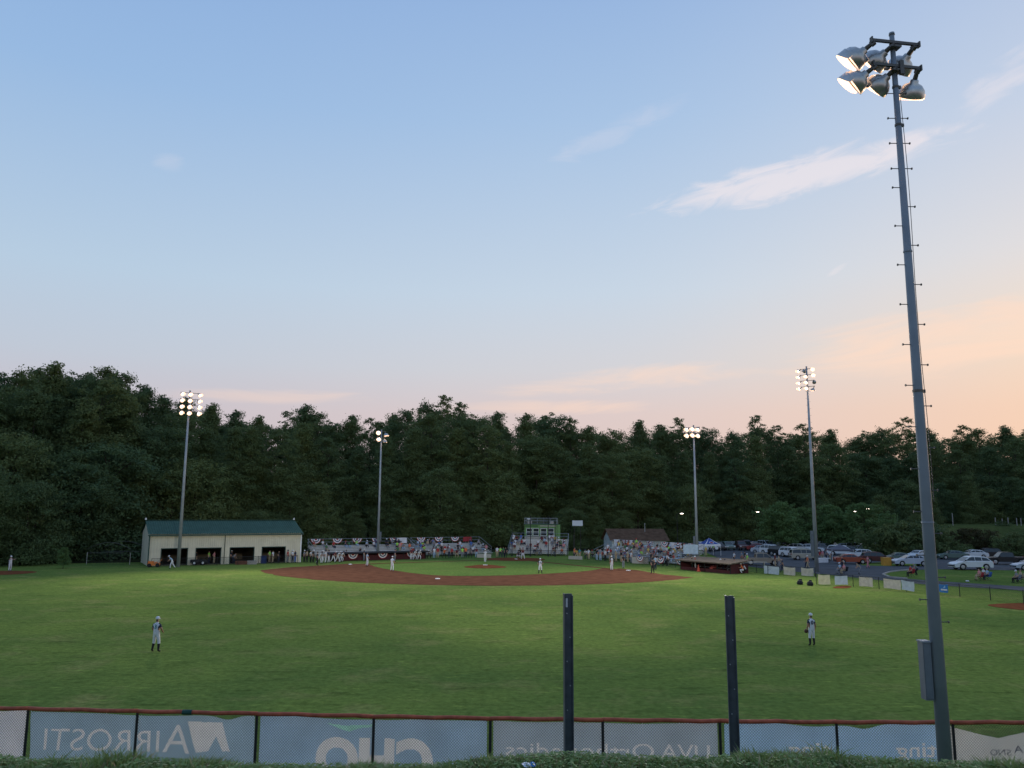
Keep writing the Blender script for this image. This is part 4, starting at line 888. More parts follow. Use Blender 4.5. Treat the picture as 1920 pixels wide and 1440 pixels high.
banner('grey blue banner with mirrored UVA Orthopedics lettering', 925, 1346, V_C, lambda t: .03 * math.sin(t * math.pi), 3.9, prints=pr(txt('Orthopedics', P_W, 948, 1226, 1.46, 1.82, 0), txt('UVA', P_W, 1238, 1330, 1.46, 1.82, 0)))
banner('bright blue banner with mirrored ting lettering beside the near light pole', 1358, 1762, V_D, lambda t: .06 * math.exp(-((t - .44) / .14) ** 2) + .11 * math.exp(-((t - .66) / .07) ** 2), 5.1, prints=pr(txt('ting', P_W, 1480, 1558, 1.54, 1.90, .012), txt('ting', P_W, 1680, 1757, 1.54, 1.90, .012)))
banner('sagging greyish white banner right of the near light pole', 1783, 2000, V_G, lambda t: .05 + .28 * max(0, 1 - abs(t - .42) / .42) ** .9, 6.4, prints=pr(txt('SNO', P_K, 1855, 1893, 1.60, 1.74, 0, 'faint_lettering'), txt('TA', P_K, 1898, 1935, 1.66, 1.84, 0, 'faint_lettering')))

# two tall dark steel channel posts on the bank
def channel_post(label, px, yt, Y, w, tag_mark, rz):
    b0 = at(px, 1300, Y); gz_ = bank_z(b0.x, Y); tp = at(px, yt, Y).z; b0 = at(px, (1113 + 1418) / 2, Y)
    t = thing('steel_post', label, 'post', (b0.x, Y, gz_), rz, 'bare steel posts on the bank'); H = tp - gz_
    b = MB(); b.box((0, 0, H / 2 - .2), (w * .86, .03, H + .4)); b.build('web', M_BEAM, t)
    for s in (-1, 1): b = MB(); b.box((s * w * .465, .02, H / 2 - .2 - (.03 if s > 0 else 0)), (.018, .16, H + .4)); b.build('flange', M_BEAM, t)
    for k in range(5): b = MB(); b.tube([(w * (.18 if k % 2 else -.18), -.012, H - .35 - .42 * k), (w * (.18 if k % 2 else -.18), -.03, H - .35 - .42 * k)], .012, 6); b.build('bolt', M_GALV, t)
    if tag_mark: b = MB(); b.box((-w * .2, -.02, H - .16), (.035, .004, .16)); b.build('paper_tag', mat('pale_tag', (.5, .52, .56), .6), t)
channel_post('dark steel channel post with a small pale tag near its top', 1066, 1113, 15.2, .155, True, .1)
channel_post('dark steel channel post without a tag, nearer the light pole', 1373, 1117, 15.0, .165, False, -.22)

# ------------------------------------------------------------------ people
SKIN = [mat('skin_light', (.42, .25, .18), .6), mat('skin_tan', (.30, .17, .11), .6), mat('skin_dark', (.10, .055, .035), .6)]
def cloth(n, c): return mat('cloth_' + n, c, .85, var=.14, scale=7)
CL = {'white': (.58, .59, .62), 'navy': (.02, .025, .05), 'black': (.016, .016, .018), 'red': (.34, .03, .03), 'maroon': (.12, .02, .03), 'orange': (.62, .15, .05), 'grey': (.20, .21, .23), 'blue': (.06, .13, .36), 'light blue': (.30, .42, .55), 'pink': (.55, .22, .24), 'lime': (.30, .62, .10), 'yellow': (.55, .40, .10), 'green': (.05, .16, .07), 'tan': (.36, .29, .19), 'purple': (.13, .08, .18), 'teal': (.04, .20, .22)}
CM = {k: cloth(k.replace(' ', '_'), v) for k, v in CL.items()}
HAIR = [mat('hair_dark', (.02, .015, .012), .7), mat('hair_brown', (.07, .04, .02), .7), mat('hair_fair', (.28, .19, .09), .7), mat('hair_grey', (.25, .25, .25), .7)]
def limb(*p): return p
# joints of a standing figure, facing +y; z from the soles
STAND = dict(pel=(0, 0, .96), sp=(0, .0, 1.12), ch=(0, .0, 1.33), nk=(0, .0, 1.50), h0=(0, .015, 1.60), h1=(0, .02, 1.72),
             sL=(-.18, 0, 1.44), eL=(-.25, -.03, 1.15), wL=(-.25, .08, .91), kL=(-.26, .13, .81), sR=(.18, 0, 1.44), eR=(.25, -.03, 1.15), wR=(.25, .08, .91), kR=(.26, .13, .81),
             hL=(-.09, 0, .92), nL=(-.12, .02, .50), aL=(-.13, -.02, .09), tL=(-.15, .15, .04), hR=(.09, 0, .92), nR=(.12, .02, .50), aR=(.13, -.02, .09), tR=(.15, .15, .04))
RAD = dict(pel=(.175, .13), sp=(.165, .12), ch=(.195, .135), nk=(.06, .06), h0=(.072, .085), h1=(.078, .092), s=(.075, .07), e=(.048, .048), w=(.036, .034), k=(.042, .03), h=(.112, .112), n=(.076, .08), a=(.052, .056), t=(.048, .035))
BONES = [('pel', 'sp', 1), ('sp', 'ch', 1), ('ch', 'nk', 1), ('nk', 'h0', 0), ('h0', 'h1', 0)] + [b for s in 'LR' for b in (('ch', 's' + s, 2), ('s' + s, 'e' + s, 2), ('e' + s, 'w' + s, 0), ('w' + s, 'k' + s, 0), ('pel', 'h' + s, 3), ('h' + s, 'n' + s, 3), ('n' + s, 'a' + s, 4), ('a' + s, 't' + s, 5))]
def pose(**kw): d = dict(STAND); d.update(kw); return d
def body_mesh(name, P, fingers=False):
    """one skin grown over the joints, faces coloured by the bone they belong to (skin, shirt, sleeve, trousers, shin, shoe, hair)"""
    keys = list(P); idx = {k: i for i, k in enumerate(keys)}; V = [P[k] for k in keys]; E = [(idx[a], idx[b]) for a, b, _ in BONES]
    rad = [RAD.get(k, RAD.get(k[0])) for k in keys]
    if fingers:
        for s, sx in (('L', -1), ('R', 1)):
            w, k = Vector(P['w' + s]), Vector(P['k' + s]); d = (k - w).normalized(); side = d.cross(Vector((0, 1, .2))).normalized()
            for f in range(4):
                i0 = len(V); base = k + side * (f - 1.5) * .024 + d * .012; L_ = (.065, .075, .07, .055)[f]; V += [tuple(base), tuple(base + d * L_ * .5 + Vector((0, .012, 0))), tuple(base + d * L_ + Vector((0, .034, 0)))]; rad += [(.012, .012), (.0095, .0095), (.008, .008)]; E += [(idx['k' + s], i0), (i0, i0 + 1), (i0 + 1, i0 + 2)]
            i0 = len(V); base = w + d * .03 + side * .045; V += [tuple(base), tuple(base + d * .05 + side * .012 + Vector((0, .02, 0)))]; rad += [(.013, .013), (.010, .010)]; E += [(idx['w' + s], i0), (i0, i0 + 1)]
    me = bpy.data.meshes.new(name); me.from_pydata(V, E, []); o = bpy.data.objects.new('tmp', me); COL.objects.link(o)
    md = o.modifiers.new('s', 'SKIN'); md.use_smooth_shade = True
    for i, r in enumerate(rad): me.skin_vertices[0].data[i].radius = r
    me.skin_vertices[0].data[0].use_root = True
    ss = o.modifiers.new('b', 'SUBSURF'); ss.levels = 1
    bpy.context.view_layer.update(); dg = bpy.context.evaluated_depsgraph_get(); out = bpy.data.meshes.new_from_object(o.evaluated_get(dg)); out.name = name
    bpy.data.objects.remove(o); bpy.data.meshes.remove(me)
    out.materials.clear()
    for _ in range(7): out.materials.append(SKIN[0])
    n = len(out.polygons); C = np.zeros(n * 3); out.polygons.foreach_get('center', C); C = C.reshape(-1, 3); best = np.full(n, 1e9); mi = np.zeros(n, int)
    for a, b, m in BONES:
        A, B = np.array(P[a]), np.array(P[b]); d = B - A; t = np.clip(((C - A) @ d) / (d @ d), 0, 1); dist = np.linalg.norm(C - A - t[:, None] * d, axis=1) - (.02 if m in (1, 3) else 0)
        k = dist < best; best[k] = dist[k]; mi[k] = m
        if a[0] == 's' and m == 2: mi[k & (t > .62)] = 0
        if a == 'ch' and m == 2: mi[k & (t < .85)] = 1
        if b == 'sp': mi[k & (t < .35)] = 3; mi[k & (t >= .36) & (t < .48)] = 4
        if a == 'h0': mi[k & ((C[:, 2] > P['h1'][2] + .02) | (C[:, 1] < P['h0'][1] - .03))] = 6
    out.polygons.foreach_set('material_index', mi.astype(np.int32)); out.polygons.foreach_set('use_smooth', [True] * n); out.update()
    return out
POSES = {
 'stand': pose(), 'hips': pose(eL=(-.34, -.1, 1.2), wL=(-.2, .06, 1.04), kL=(-.16, .1, 1.0), eR=(.34, -.1, 1.2), wR=(.2, .06, 1.04), kR=(.16, .1, 1.0), nL=(-.15, .02, .5), aL=(-.2, -.02, .09), tL=(-.24, .14, .04), nR=(.15, .02, .5), aR=(.2, -.02, .09), tR=(.24, .14, .04)),
 'field': pose(eL=(-.29, .02, 1.17), wL=(-.24, .20, 1.03), kL=(-.2, .28, 1.0), eR=(.29, .02, 1.17), wR=(.24, .20, 1.03), kR=(.2, .28, 1.0), nL=(-.15, .05, .5), aL=(-.19, -.03, .09), tL=(-.22, .13, .04), nR=(.15, .05, .5), aR=(.19, -.03, .09), tR=(.22, .13, .04)),
 'ready': pose(pel=(0, -.22, .82), sp=(0, -.10, .97), ch=(0, .08, 1.14), nk=(0, .2, 1.27), h0=(0, .26, 1.35), h1=(0, .28, 1.46), sL=(-.18, .12, 1.23), eL=(-.26, .2, .98), wL=(-.17, .34, .82), kL=(-.14, .4, .76), sR=(.18, .12, 1.23), eR=(.26, .2, .98), wR=(.17, .34, .82), kR=(.14, .4, .76), hL=(-.1, -.2, .80), nL=(-.22, .06, .48), aL=(-.25, -.08, .09), tL=(-.28, .08, .04), hR=(.1, -.2, .80), nR=(.22, .06, .48), aR=(.25, -.08, .09), tR=(.28, .08, .04)),
 'crouch': pose(pel=(0, -.12, .42), sp=(0, -.04, .58), ch=(0, .05, .78), nk=(0, .1, .94), h0=(0, .14, 1.02), h1=(0, .15, 1.13), sL=(-.18, .06, .88), eL=(-.24, .24, .70), wL=(-.14, .42, .72), kL=(-.1, .5, .74), sR=(.18, .06, .88), eR=(.26, .2, .64), wR=(.2, .3, .5), kR=(.2, .35, .45), hL=(-.1, -.1, .40), nL=(-.26, .28, .46), aL=(-.24, .05, .1), tL=(-.28, .2, .04), hR=(.1, -.1, .40), nR=(.26, .28, .46), aR=(.24, .05, .1), tR=(.28, .2, .04)),
 'bat': pose(eL=(-.16, .26, 1.32), wL=(.05, .30, 1.46), kL=(.12, .28, 1.5), eR=(.36, .1, 1.34), wR=(.16, .26, 1.5), kR=(.14, .28, 1.58), nL=(-.2, .08, .49), aL=(-.3, -.02, .09), tL=(-.32, .14, .04), nR=(.2, .08, .49), aR=(.28, -.02, .09), tR=(.3, .14, .04)),
 'pitch': pose(sp=(.02, .03, 1.12), ch=(.03, .08, 1.32), eL=(-.3, .1, 1.3), wL=(-.2, .3, 1.32), kL=(-.16, .36, 1.34), eR=(.2, .2, 1.25), wR=(.05, .34, 1.28), kR=(-.02, .38, 1.3), aL=(-.08, -.02, .09), tL=(-.1, .15, .04), nL=(-.09, .02, .5), nR=(.09, .04, .5), aR=(.08, .0, .09), tR=(.09, .16, .04)),
 'walk': pose(nL=(-.1, .16, .52), aL=(-.11, .22, .12), tL=(-.12, .38, .08), nR=(.1, -.06, .5), aR=(.11, -.28, .12), tR=(.12, -.14, .04), wL=(-.24, -.12, .92), kL=(-.24, -.16, .83), wR=(.24, .2, .95), kR=(.24, .28, .88)),
 'lean': pose(sp=(0, .06, 1.1), ch=(0, .2, 1.25), nk=(0, .32, 1.36), h0=(0, .38, 1.44), h1=(0, .41, 1.54), sL=(-.18, .24, 1.33), eL=(-.22, .34, 1.08), wL=(-.16, .5, .95), kL=(-.13, .55, .9), sR=(.18, .24, 1.33), eR=(.22, .34, 1.08), wR=(.16, .5, .95), kR=(.13, .55, .9), aR=(.14, -.4, .12), nR=(.12, -.1, .52), tR=(.15, -.24, .04), aL=(-.15, .2, .09), nL=(-.12, .18, .5), tL=(-.16, .36, .04)),
 'point': pose(eL=(-.36, .18, 1.38), wL=(-.30, .42, 1.46), kL=(-.28, .5, 1.5), eR=(.32, .2, 1.38), wR=(.16, .36, 1.5), kR=(.12, .4, 1.55)),
}
def seated(dz=0.0, lean=.04, arms=0):
    q = dict(pel=(0, 0, .12), sp=(0, lean * .3, .28), ch=(0, lean, .49), nk=(0, lean * 1.3, .66), h0=(0, lean * 1.3 + .015, .76), h1=(0, lean * 1.3 + .02, .88), sL=(-.18, lean, .60), sR=(.18, lean, .60), eL=(-.25, lean + .06, .33), eR=(.25, lean + .06, .33), wL=(-.15, .28 + lean, .22), wR=(.15, .28 + lean, .22), kL=(-.11, .36 + lean, .20), kR=(.11, .36 + lean, .20),
             hL=(-.09, .04, .10), hR=(.09, .04, .10), nL=(-.13, .45, .11), nR=(.13, .45, .11), aL=(-.13, .42, -.32), aR=(.13, .44, -.32), tL=(-.14, .57, -.37), tR=(.14, .59, -.37))
    if arms == 1: q.update(eR=(.27, .18, .46), wR=(.12, .24, .66), kR=(.10, .2, .74))
    if arms == 2: q.update(nL=(-.2, .42, .14), nR=(.2, .42, .14), wL=(-.04, .34, .34), kL=(0, .38, .34), wR=(.04, .34, .32), kR=(0, .38, .32))
    return q
POSES['sit'] = seated(); POSES['sit_lean'] = seated(0, .22, 2); POSES['sit_arm'] = seated(0, .0, 1)
BODY = {k: body_mesh('body_' + k, v) for k, v in POSES.items()}
BODY['field_big'] = body_mesh('body_fielder', POSES['field'], True); POSES['field_big'] = POSES['field']
BODY['stand_big'] = body_mesh('body_stander', pose(wL=(-.27, .06, .92), kL=(-.28, .10, .84)), True); POSES['stand_big'] = POSES['stand']
def cap_mesh():
    b = MB(); b.lathe([(.108, -.02), (.112, .02), (.095, .075), (.055, .108), (.012, .118)], 12); V = []; F = []
    for k in range(9): a = R(25 + 130 * k / 8); V += [(.105 * math.cos(a), .105 * math.sin(a), -.012), (.125 * math.cos(a), .20 * math.sin(a) + .01, -.03)]
    for k in range(8): F.append((2 * k, 2 * k + 1, 2 * k + 3, 2 * k + 2))
    b.add(V, F); return b.mesh('cap', CM['white'], True)
CAPM = cap_mesh()
gm = MB(); gm.lathe([(.02, .0), (.09, .02), (.12, .08), (.11, .17), (.05, .22), (.01, .23)], 10); GLOVE = gm.mesh('fielding_glove', mat('brown_leather', (.07, .035, .02), .7), True)
NPEOPLE = 0
def setm(o, i, m): o.material_slots[i].link = 'OBJECT'; o.material_slots[i].material = m
def person(p, face, ps, label, shirt, pants, sleeve=None, shin=None, shoe='black', skin=0, hair=0, cap=None, s=1.0, group='people', glove=None):
    """p: where the soles (or the seat) rest; face: direction looked in"""
    global NPEOPLE; NPEOPLE += 1
    o = obj('person', BODY[ps], None, p, math.atan2(-face.x, face.y), s); tag(o, label, 'person', group)
    for i, m in enumerate((SKIN[skin], CM[shirt], CM[sleeve or shirt], CM[pants], CM[shin] if shin else CM[pants], CM[shoe], HAIR[hair])): setm(o, i, m)
    h = POSES[ps]['h1']; h0 = POSES[ps]['h0']
    if cap:
        c = obj('cap', CAPM, o, (h[0], h[1], h[2] + .02)); c.rotation_euler = (-math.atan2(h[1] - h0[1], h[2] - h0[2]) * .8, 0, 0); setm(c, 0, CM[cap])
    if glove: w = POSES[ps]['k' + glove]; obj('fielding_glove', GLOVE, o, (w[0], w[1], w[2] - .10))
    return o
def number_on_back(o, ch, m, z=1.32):
    cu = bpy.data.curves.new('t', 'FONT'); cu.body = ch; cu.size = .30; cu.align_x = 'CENTER'; cu.align_y = 'CENTER'; cu.extrude = .004; cu.offset = .008; to = bpy.data.objects.new('t', cu); COL.objects.link(to)
    me = bpy.data.meshes.new_from_object(to.evaluated_get(bpy.context.evaluated_depsgraph_get())); bpy.data.objects.remove(to); me.materials.clear(); me.materials.append(m)
    q = obj('back_number', me, o, (0, -.128, z)); q.rotation_euler = (math.pi / 2, 0, 0)
def to(p, q): d = Vector(q) - Vector(p); d.z = 0; return d.normalized()
FLD = 'ball players on the field'
lf = G(291, 1222.5); o = person(lf, to(lf, HOME), 'field_big', 'outfielder with white cap, navy sleeves and dark socks on the left outfield grass', 'white', 'white', 'navy', 'black', 'black', 1, 0, 'white', 1.0, FLD); number_on_back(o, '3', CM['teal'])
rf = G(1523, 1211); o = person(rf, to(rf, HOME), 'stand_big', 'outfielder with white cap, navy sleeves and dark socks on the right outfield grass', 'white', 'white', 'navy', 'black', 'black', 1, 0, 'white', .99, FLD, glove='L'); number_on_back(o, '0', CM['navy'])
def pl(px, py, tgt, ps, lab, *a, **k): p = G(px, py); p.z = k.pop('z', .03); return person(p, to(p, tgt), ps, lab, *a, group=FLD, **k)
o = pl(1013, 1076, HOME, 'hips', 'infielder standing behind the mound with navy sleeves and dark socks', 'white', 'white', 'navy', 'black', cap='white', skin=1); number_on_back(o, '5', CM['navy'])
pl(735, 1071, HOME, 'ready' if False else 'field', 'infielder on the left clay edge in white with dark cap brim', 'white', 'white', 'light blue', cap='white')
pl(688, 1061.5, HOME, 'field', 'player in white just right of the left base', 'white', 'white', 'light blue', cap='navy', skin=1)
pl(594.5, 1060.5, HOME, 'hips', 'umpire in black on the left end of the clay', 'black', 'black', cap='black')
pl(909.5, 1058.5, HOME, 'pitch', 'pitcher in white standing on the clay mound', 'white', 'white', 'white', cap='white', z=.30)
pl(980.5, 1049.2, RUB, 'bat', 'batter in maroon jersey and white trousers at home plate', 'maroon', 'white', 'maroon', cap='maroon', skin=1)
pl(972.5, 1047.2, RUB, 'crouch', 'catcher crouching in dark gear behind home plate', 'navy', 'white', 'navy', cap='black')
pl(975.5, 1045.6, RUB, 'ready', 'umpire in dark shirt bending behind the catcher', 'black', 'grey', 'black', cap='black')
o = pl(1147, 1070, HOME, 'stand', 'infielder in white with navy sleeves near the right base', 'white', 'white', 'navy', cap='white', skin=1, glove='R'); number_on_back(o, '1', CM['navy'])
pl(1169, 1066, HOME, 'stand', 'coach in dark shirt and grey trousers beside the right base', 'black', 'grey', cap='navy')
pl(1224, 1076, HOME, 'hips', 'umpire all in black at the right end of the clay', 'black', 'black', cap='black')
pl(1229, 1069, HOME, 'stand', 'coach in light blue shirt behind the black clothed right umpire', 'light blue', 'navy', cap='navy')
pl(18, 1071.5, Vector((-30, 90, 0)), 'point', 'player in white raising both arms in the left bullpen', 'white', 'white', 'maroon', cap='white')
pl(322, 1066.5, Vector((-60, 100, 0)), 'lean', 'player in white bending forward before the metal building', 'light blue', 'white', cap='white')
pl(682, 1052.8, HOME, 'stand', 'coach in navy with white cap by the red dugout bunting', 'navy', 'grey', cap='white')
pl(740, 1053.5, HOME, 'stand', 'coach in dark jacket right of the red dugout middle bunting', 'navy', 'grey', cap='black')
bt = MB(); bt.tube([(0, 0, 0), (0, 0, .3), (0, 0, .85)], [.013, .018, .033], 8); o = bt.build('bat', mat('ash_wood', (.45, .30, .15), .5)); p = G(980.5, 1049.2); f = to(p, RUB); o.location = p + f * .28 + Vector((f.y, -f.x, 0)) * .13 + Vector((0, 0, 1.5)); o.rotation_euler = (-.5, .5, math.atan2(-f.x, f.y)); tag(o, 'wooden bat held over the shoulder of the batter', 'bat')
for i, (px, py, ps) in enumerate([(598, 1056.5, 'lean'), (604, 1056.5, 'field'), (610, 1056, 'stand'), (616, 1055.8, 'hips'), (624.5, 1055.3, 'lean'), (633, 1055, 'lean'), (641, 1054.2, 'ready')]):
    pl(px, py, RUB, ps, f'player in white trousers waiting left of the red dugout, {ORD[i]} from left', ['white', 'grey', 'white', 'navy', 'maroon', 'white', 'white'][i], 'white', cap=['navy', 'white', 'navy', 'navy', 'white', 'white', 'navy'][i], skin=i % 2)
for i, (px, sh) in enumerate([(771, 'maroon'), (778, 'white'), (786, 'white')]): pl(px, 1050.5, RUB, 'ready' if i else 'stand', f'team member by the fence right of the red dugout, {ORD[i]} from left', sh, 'white', cap='maroon' if i == 0 else 'white')

# spectators, seat by seat
SH = ['white', 'grey', 'navy', 'red', 'black', 'light blue', 'pink', 'blue', 'white', 'maroon', 'tan', 'purple', 'green', 'white', 'orange', 'yellow', 'lime']
PT = ['navy', 'tan', 'grey', 'black', 'light blue']
def fill(key, where, dens, aim, bias=None, skip=None):
    t, seat, back, tp, P, al, L, rows = ST[key]; k = 0
    for r in range(rows):
        u = .35; j = 0
        while u < L - .3:
            if rnd.random() < dens(r, u / L) * .62:
                p = seat(r, u); sh = rnd.choice(bias if bias and rnd.random() < .45 else SH); j += 1; st = rnd.random() < .06
                q = p + Vector((0, 0, .0)); f = to(p, aim)
                person(q if not st else p + f * .36 - Vector((0, 0, .40)), f, 'stand' if st else rnd.choice(['sit', 'sit', 'sit_lean', 'sit_arm']), f'{sh} shirted spectator, {ORD[r]} row of {where}, {ORD[j - 1]} from left', sh, rnd.choice(PT), skin=rnd.choice([0, 0, 0, 1, 1, 2]), hair=rnd.randrange(4), cap=rnd.choice([None, None, None, 'white', 'navy', 'red', 'black']), shin=None if rnd.random() < .6 else None, s=rnd.uniform(.92, 1.04), group='spectators in the bleachers', sleeve=None)
            u += rnd.uniform(.52, .75)
fill('A', 'half empty left bleachers', lambda r, t: .26 * (r > 5) + .05 + (.25 if t > .82 else 0), RUB)
fill('B', 'crowded left bleachers', lambda r, t: .40 if r > 1 else .25, RUB)
fill('C', 'bleachers before the press box', lambda r, t: (.50 if t > .45 or t < .28 else .12) * (1 if r > 0 else .3), RUB, ['white', 'red', 'maroon', 'grey'])
fill('D', 'bleachers below the brown shed', lambda r, t: .58 if r > 0 else .4, RUB, ['red', 'white', 'navy', 'grey'])
fill('E', 'bleachers by the right dugout', lambda r, t: .50 if r > 0 else .4, RUB, ['white', 'red', 'light blue', 'grey'])
# people standing about
def folk(lst, where, aim, group, y=None):
    for i, a in enumerate(sorted(lst)):
        px, py, ps, sh, pt = a[:5]; p = G(px, py); p.z = a[5] if len(a) > 5 else .02
        person(p, to(p, aim(p) if callable(aim) else aim), ps, f'person in {sh} shirt {where}, {ORD[i]} from left', sh, pt, skin=rnd.choice([0, 0, 1]), hair=rnd.randrange(4), cap=rnd.choice([None, 'white', 'navy', None]), group=group, s=rnd.uniform(.93, 1.02))
folk([(361, 1058.5, 'stand', 'tan', 'black'), (367, 1058.3, 'hips', 'black', 'tan'), (391, 1057.6, 'stand', 'lime', 'navy'), (401, 1057.6, 'hips', 'pink', 'tan'), (433, 1056.6, 'stand', 'navy', 'black'), (438, 1057, 'ready', 'grey', 'navy')], 'by the metal building bays', RUB, 'people at the metal building')
folk([(486, 1055.6, 'stand', 'pink', 'tan'), (505, 1055.4, 'hips', 'lime', 'tan'), (511, 1055.6, 'stand', 'white', 'tan'), (522, 1055.5, 'stand', 'black', 'navy'), (539, 1055.2, 'stand', 'red', 'grey'), (548, 1055.4, 'hips', 'white', 'navy'), (553, 1055.2, 'stand', 'navy', 'blue'), (570, 1054.5, 'stand', 'grey', 'black'), (575, 1054.6, 'hips', 'tan', 'black'), (582, 1054.8, 'stand', 'white', 'black'), (587, 1055, 'stand', 'black', 'black')], 'between the metal building and left bleachers', RUB, 'people left of the bleachers')
p1 = [(805 + i * 8.6 + rnd.uniform(-2.5, 2.5), 1047.4 - i * .12, 'ready' if i % 3 == 0 else 'stand', rnd.choice(SH), rnd.choice(PT)) for i in range(11)]
folk(p1, 'along the fence before the crowded left bleachers', RUB, 'people along the stand fences')
folk([(932, 1045.4, 'stand', 'white', 'tan'), (938, 1045.4, 'hips', 'lime', 'navy'), (944, 1045.2, 'stand', 'green', 'navy'), (948, 1046, 'stand', 'black', 'black')], 'in the gap left of the press box', RUB, 'people near the press box')
folk([(1078, 1047.8, 'stand', 'orange', 'navy'), (1081, 1048, 'ready', 'yellow', 'tan'), (1087, 1048.4, 'stand', 'teal', 'tan'), (1099, 1049, 'ready', 'white', 'navy'), (1104, 1049.5, 'stand', 'white', 'tan')], 'in the gap right of the press box', RUB, 'people near the press box')
p2 = [(1118 + i * 9.5 + rnd.uniform(-2.5, 2.5), 1051 + i * .75, rnd.choice(['stand', 'hips', 'ready']), rnd.choice(['black', 'navy', 'grey', 'white', 'maroon', 'tan']), rnd.choice(PT)) for i in range(15) if not 7 < i < 11]
folk(p2, 'along the fence before the right bleachers', RUB, 'people along the stand fences')
folk([(1298, 1068.5, 'stand', 'black', 'black'), (1304, 1069, 'hips', 'red', 'white'), (1356, 1072, 'ready', 'white', 'navy'), (1364, 1072.5, 'ready', 'navy', 'grey'), (1378, 1074.2, 'stand', 'maroon', 'tan'), (1392, 1075.5, 'crouch', 'orange', 'white'), (1397, 1075, 'crouch', 'white', 'black')], 'at the mouth of the brown roofed dugout', RUB, 'people by the right dugout')
folk([(1331, 1036.5, 'stand', 'white', 'black'), (1338, 1037, 'stand', 'lime', 'navy'), (1318, 1041, 'stand', 'black', 'black'), (1324, 1043, 'stand', 'yellow', 'tan')], 'under or beside the blue tent', RUB, 'people by the tent')
folk([(1377, 1056.5, 'stand', 'white', 'black'), (1391, 1057, 'stand', 'grey', 'tan'), (1397, 1055.5, 'stand', 'black', 'navy'), (1402, 1062.5, 'stand', 'lime', 'navy')], 'standing beside the tan pickup', RUB, 'people beside the lot')
folk([(1454, 1063, 'stand', 'maroon', 'tan'), (1461, 1065, 'hips', 'tan', 'grey'), (1467.5, 1074, 'walk', 'navy', 'navy'), (1515, 1067, 'walk', 'orange', 'tan'), (1512, 1066.5, 'walk', 'black', 'navy')], 'on the asphalt beyond the banner fence', RUB, 'people beside the lot')
folk([(1538, 1053, 'stand', 'red', 'grey'), (1543, 1052.4, 'sit' if False else 'stand', 'pink', 'tan'), (1550, 1051.6, 'stand', 'grey', 'navy'), (1557, 1052, 'stand', 'white', 'tan')], 'under the grey canopy', RUB, 'people under the canopy')
folk([(1580, 1069, 'walk', 'black', 'navy'), (1628, 1066, 'walk', 'pink', 'pink'), (1611, 1077, 'ready', 'tan', 'grey'), (1718, 1079, 'ready', 'grey', 'black')], 'on the curving drive', RUB, 'people on the drive')

# ------------------------------------------------------------------ folding chairs with sitters
M_FRAME = M_DARK
def chair(p, f, m, label, sitter=None):
    t = thing('folding_chair', label, 'chair', p, math.atan2(-f.x, f.y), 'folding camp chairs'); b = MB(); b.box((0, 0, .42), (.5, .45, .03)); b.build('seat', m, t)
    b = MB(); b.add([(-.25, -.22, .42), (.25, -.22, .42), (.27, -.38, .95), (-.27, -.38, .95), (-.25, -.25, .42), (.25, -.25, .42), (.27, -.41, .95), (-.27, -.41, .95)], [(0, 1, 2, 3), (4, 7, 6, 5), (0, 4, 5, 1), (2, 6, 7, 3)]); b.build('backrest', m, t)
    for a, c in (((-.27, .22), (.27, -.25)), ((.27, .22), (-.27, -.25))): b = MB(); b.tube([(a[0], a[1], 0), (c[0], c[1], .6)], .014, 5); b.build('leg', M_FRAME, t)
    for s in (-1, 1): b = MB(); b.tube([(s * .27, -.25, 0), (s * .27, .2, .55)], .014, 5); b.build('leg', M_FRAME, t); b = MB(); b.box((s * .28, -.02, .62), (.06, .46, .025)); b.build('armrest', m, t)
    if sitter: person(p + Vector((0, 0, .435)), f, 'sit', sitter[0], sitter[1], sitter[2], cap=sitter[3], hair=1, group='people in camp chairs')
cp = [(1476, 1090, 'black', None), (1500, 1091, 'black', None)]
for i, (px, py, c, sh) in enumerate([(1846, 1087, 'navy', ('white', 'tan', 'lime')), (1853, 1088.5, 'blue', ('light blue', 'navy', None)), (1838, 1089, 'red', ('pink', 'tan', None)), (1908, 1094, 'grey', ('grey', 'black', 'white')), (1916, 1092, 'tan', ('tan', 'black', None)), (1576, 1076.5, 'black', ('light blue', 'grey', 'white')), (1584, 1077.6, 'black', ('pink', 'tan', None)), (1709, 1082, 'red', ('red', 'black', None))]):
    p = G(px, py); p.z = .02; f = to(p, Vector((-5, 95, 0))); lab = ['in the island lawn group', 'in the island lawn group', 'in the island lawn group', 'near the right edge', 'at the right edge', 'by the drive, left one', 'by the drive, right one', 'at the island tip'][i]
    chair(p, f, CM[c], f'{c} folding chair {lab}', (f'{sh[0]} shirted person sitting on the {c} folding chair {lab}', *sh))

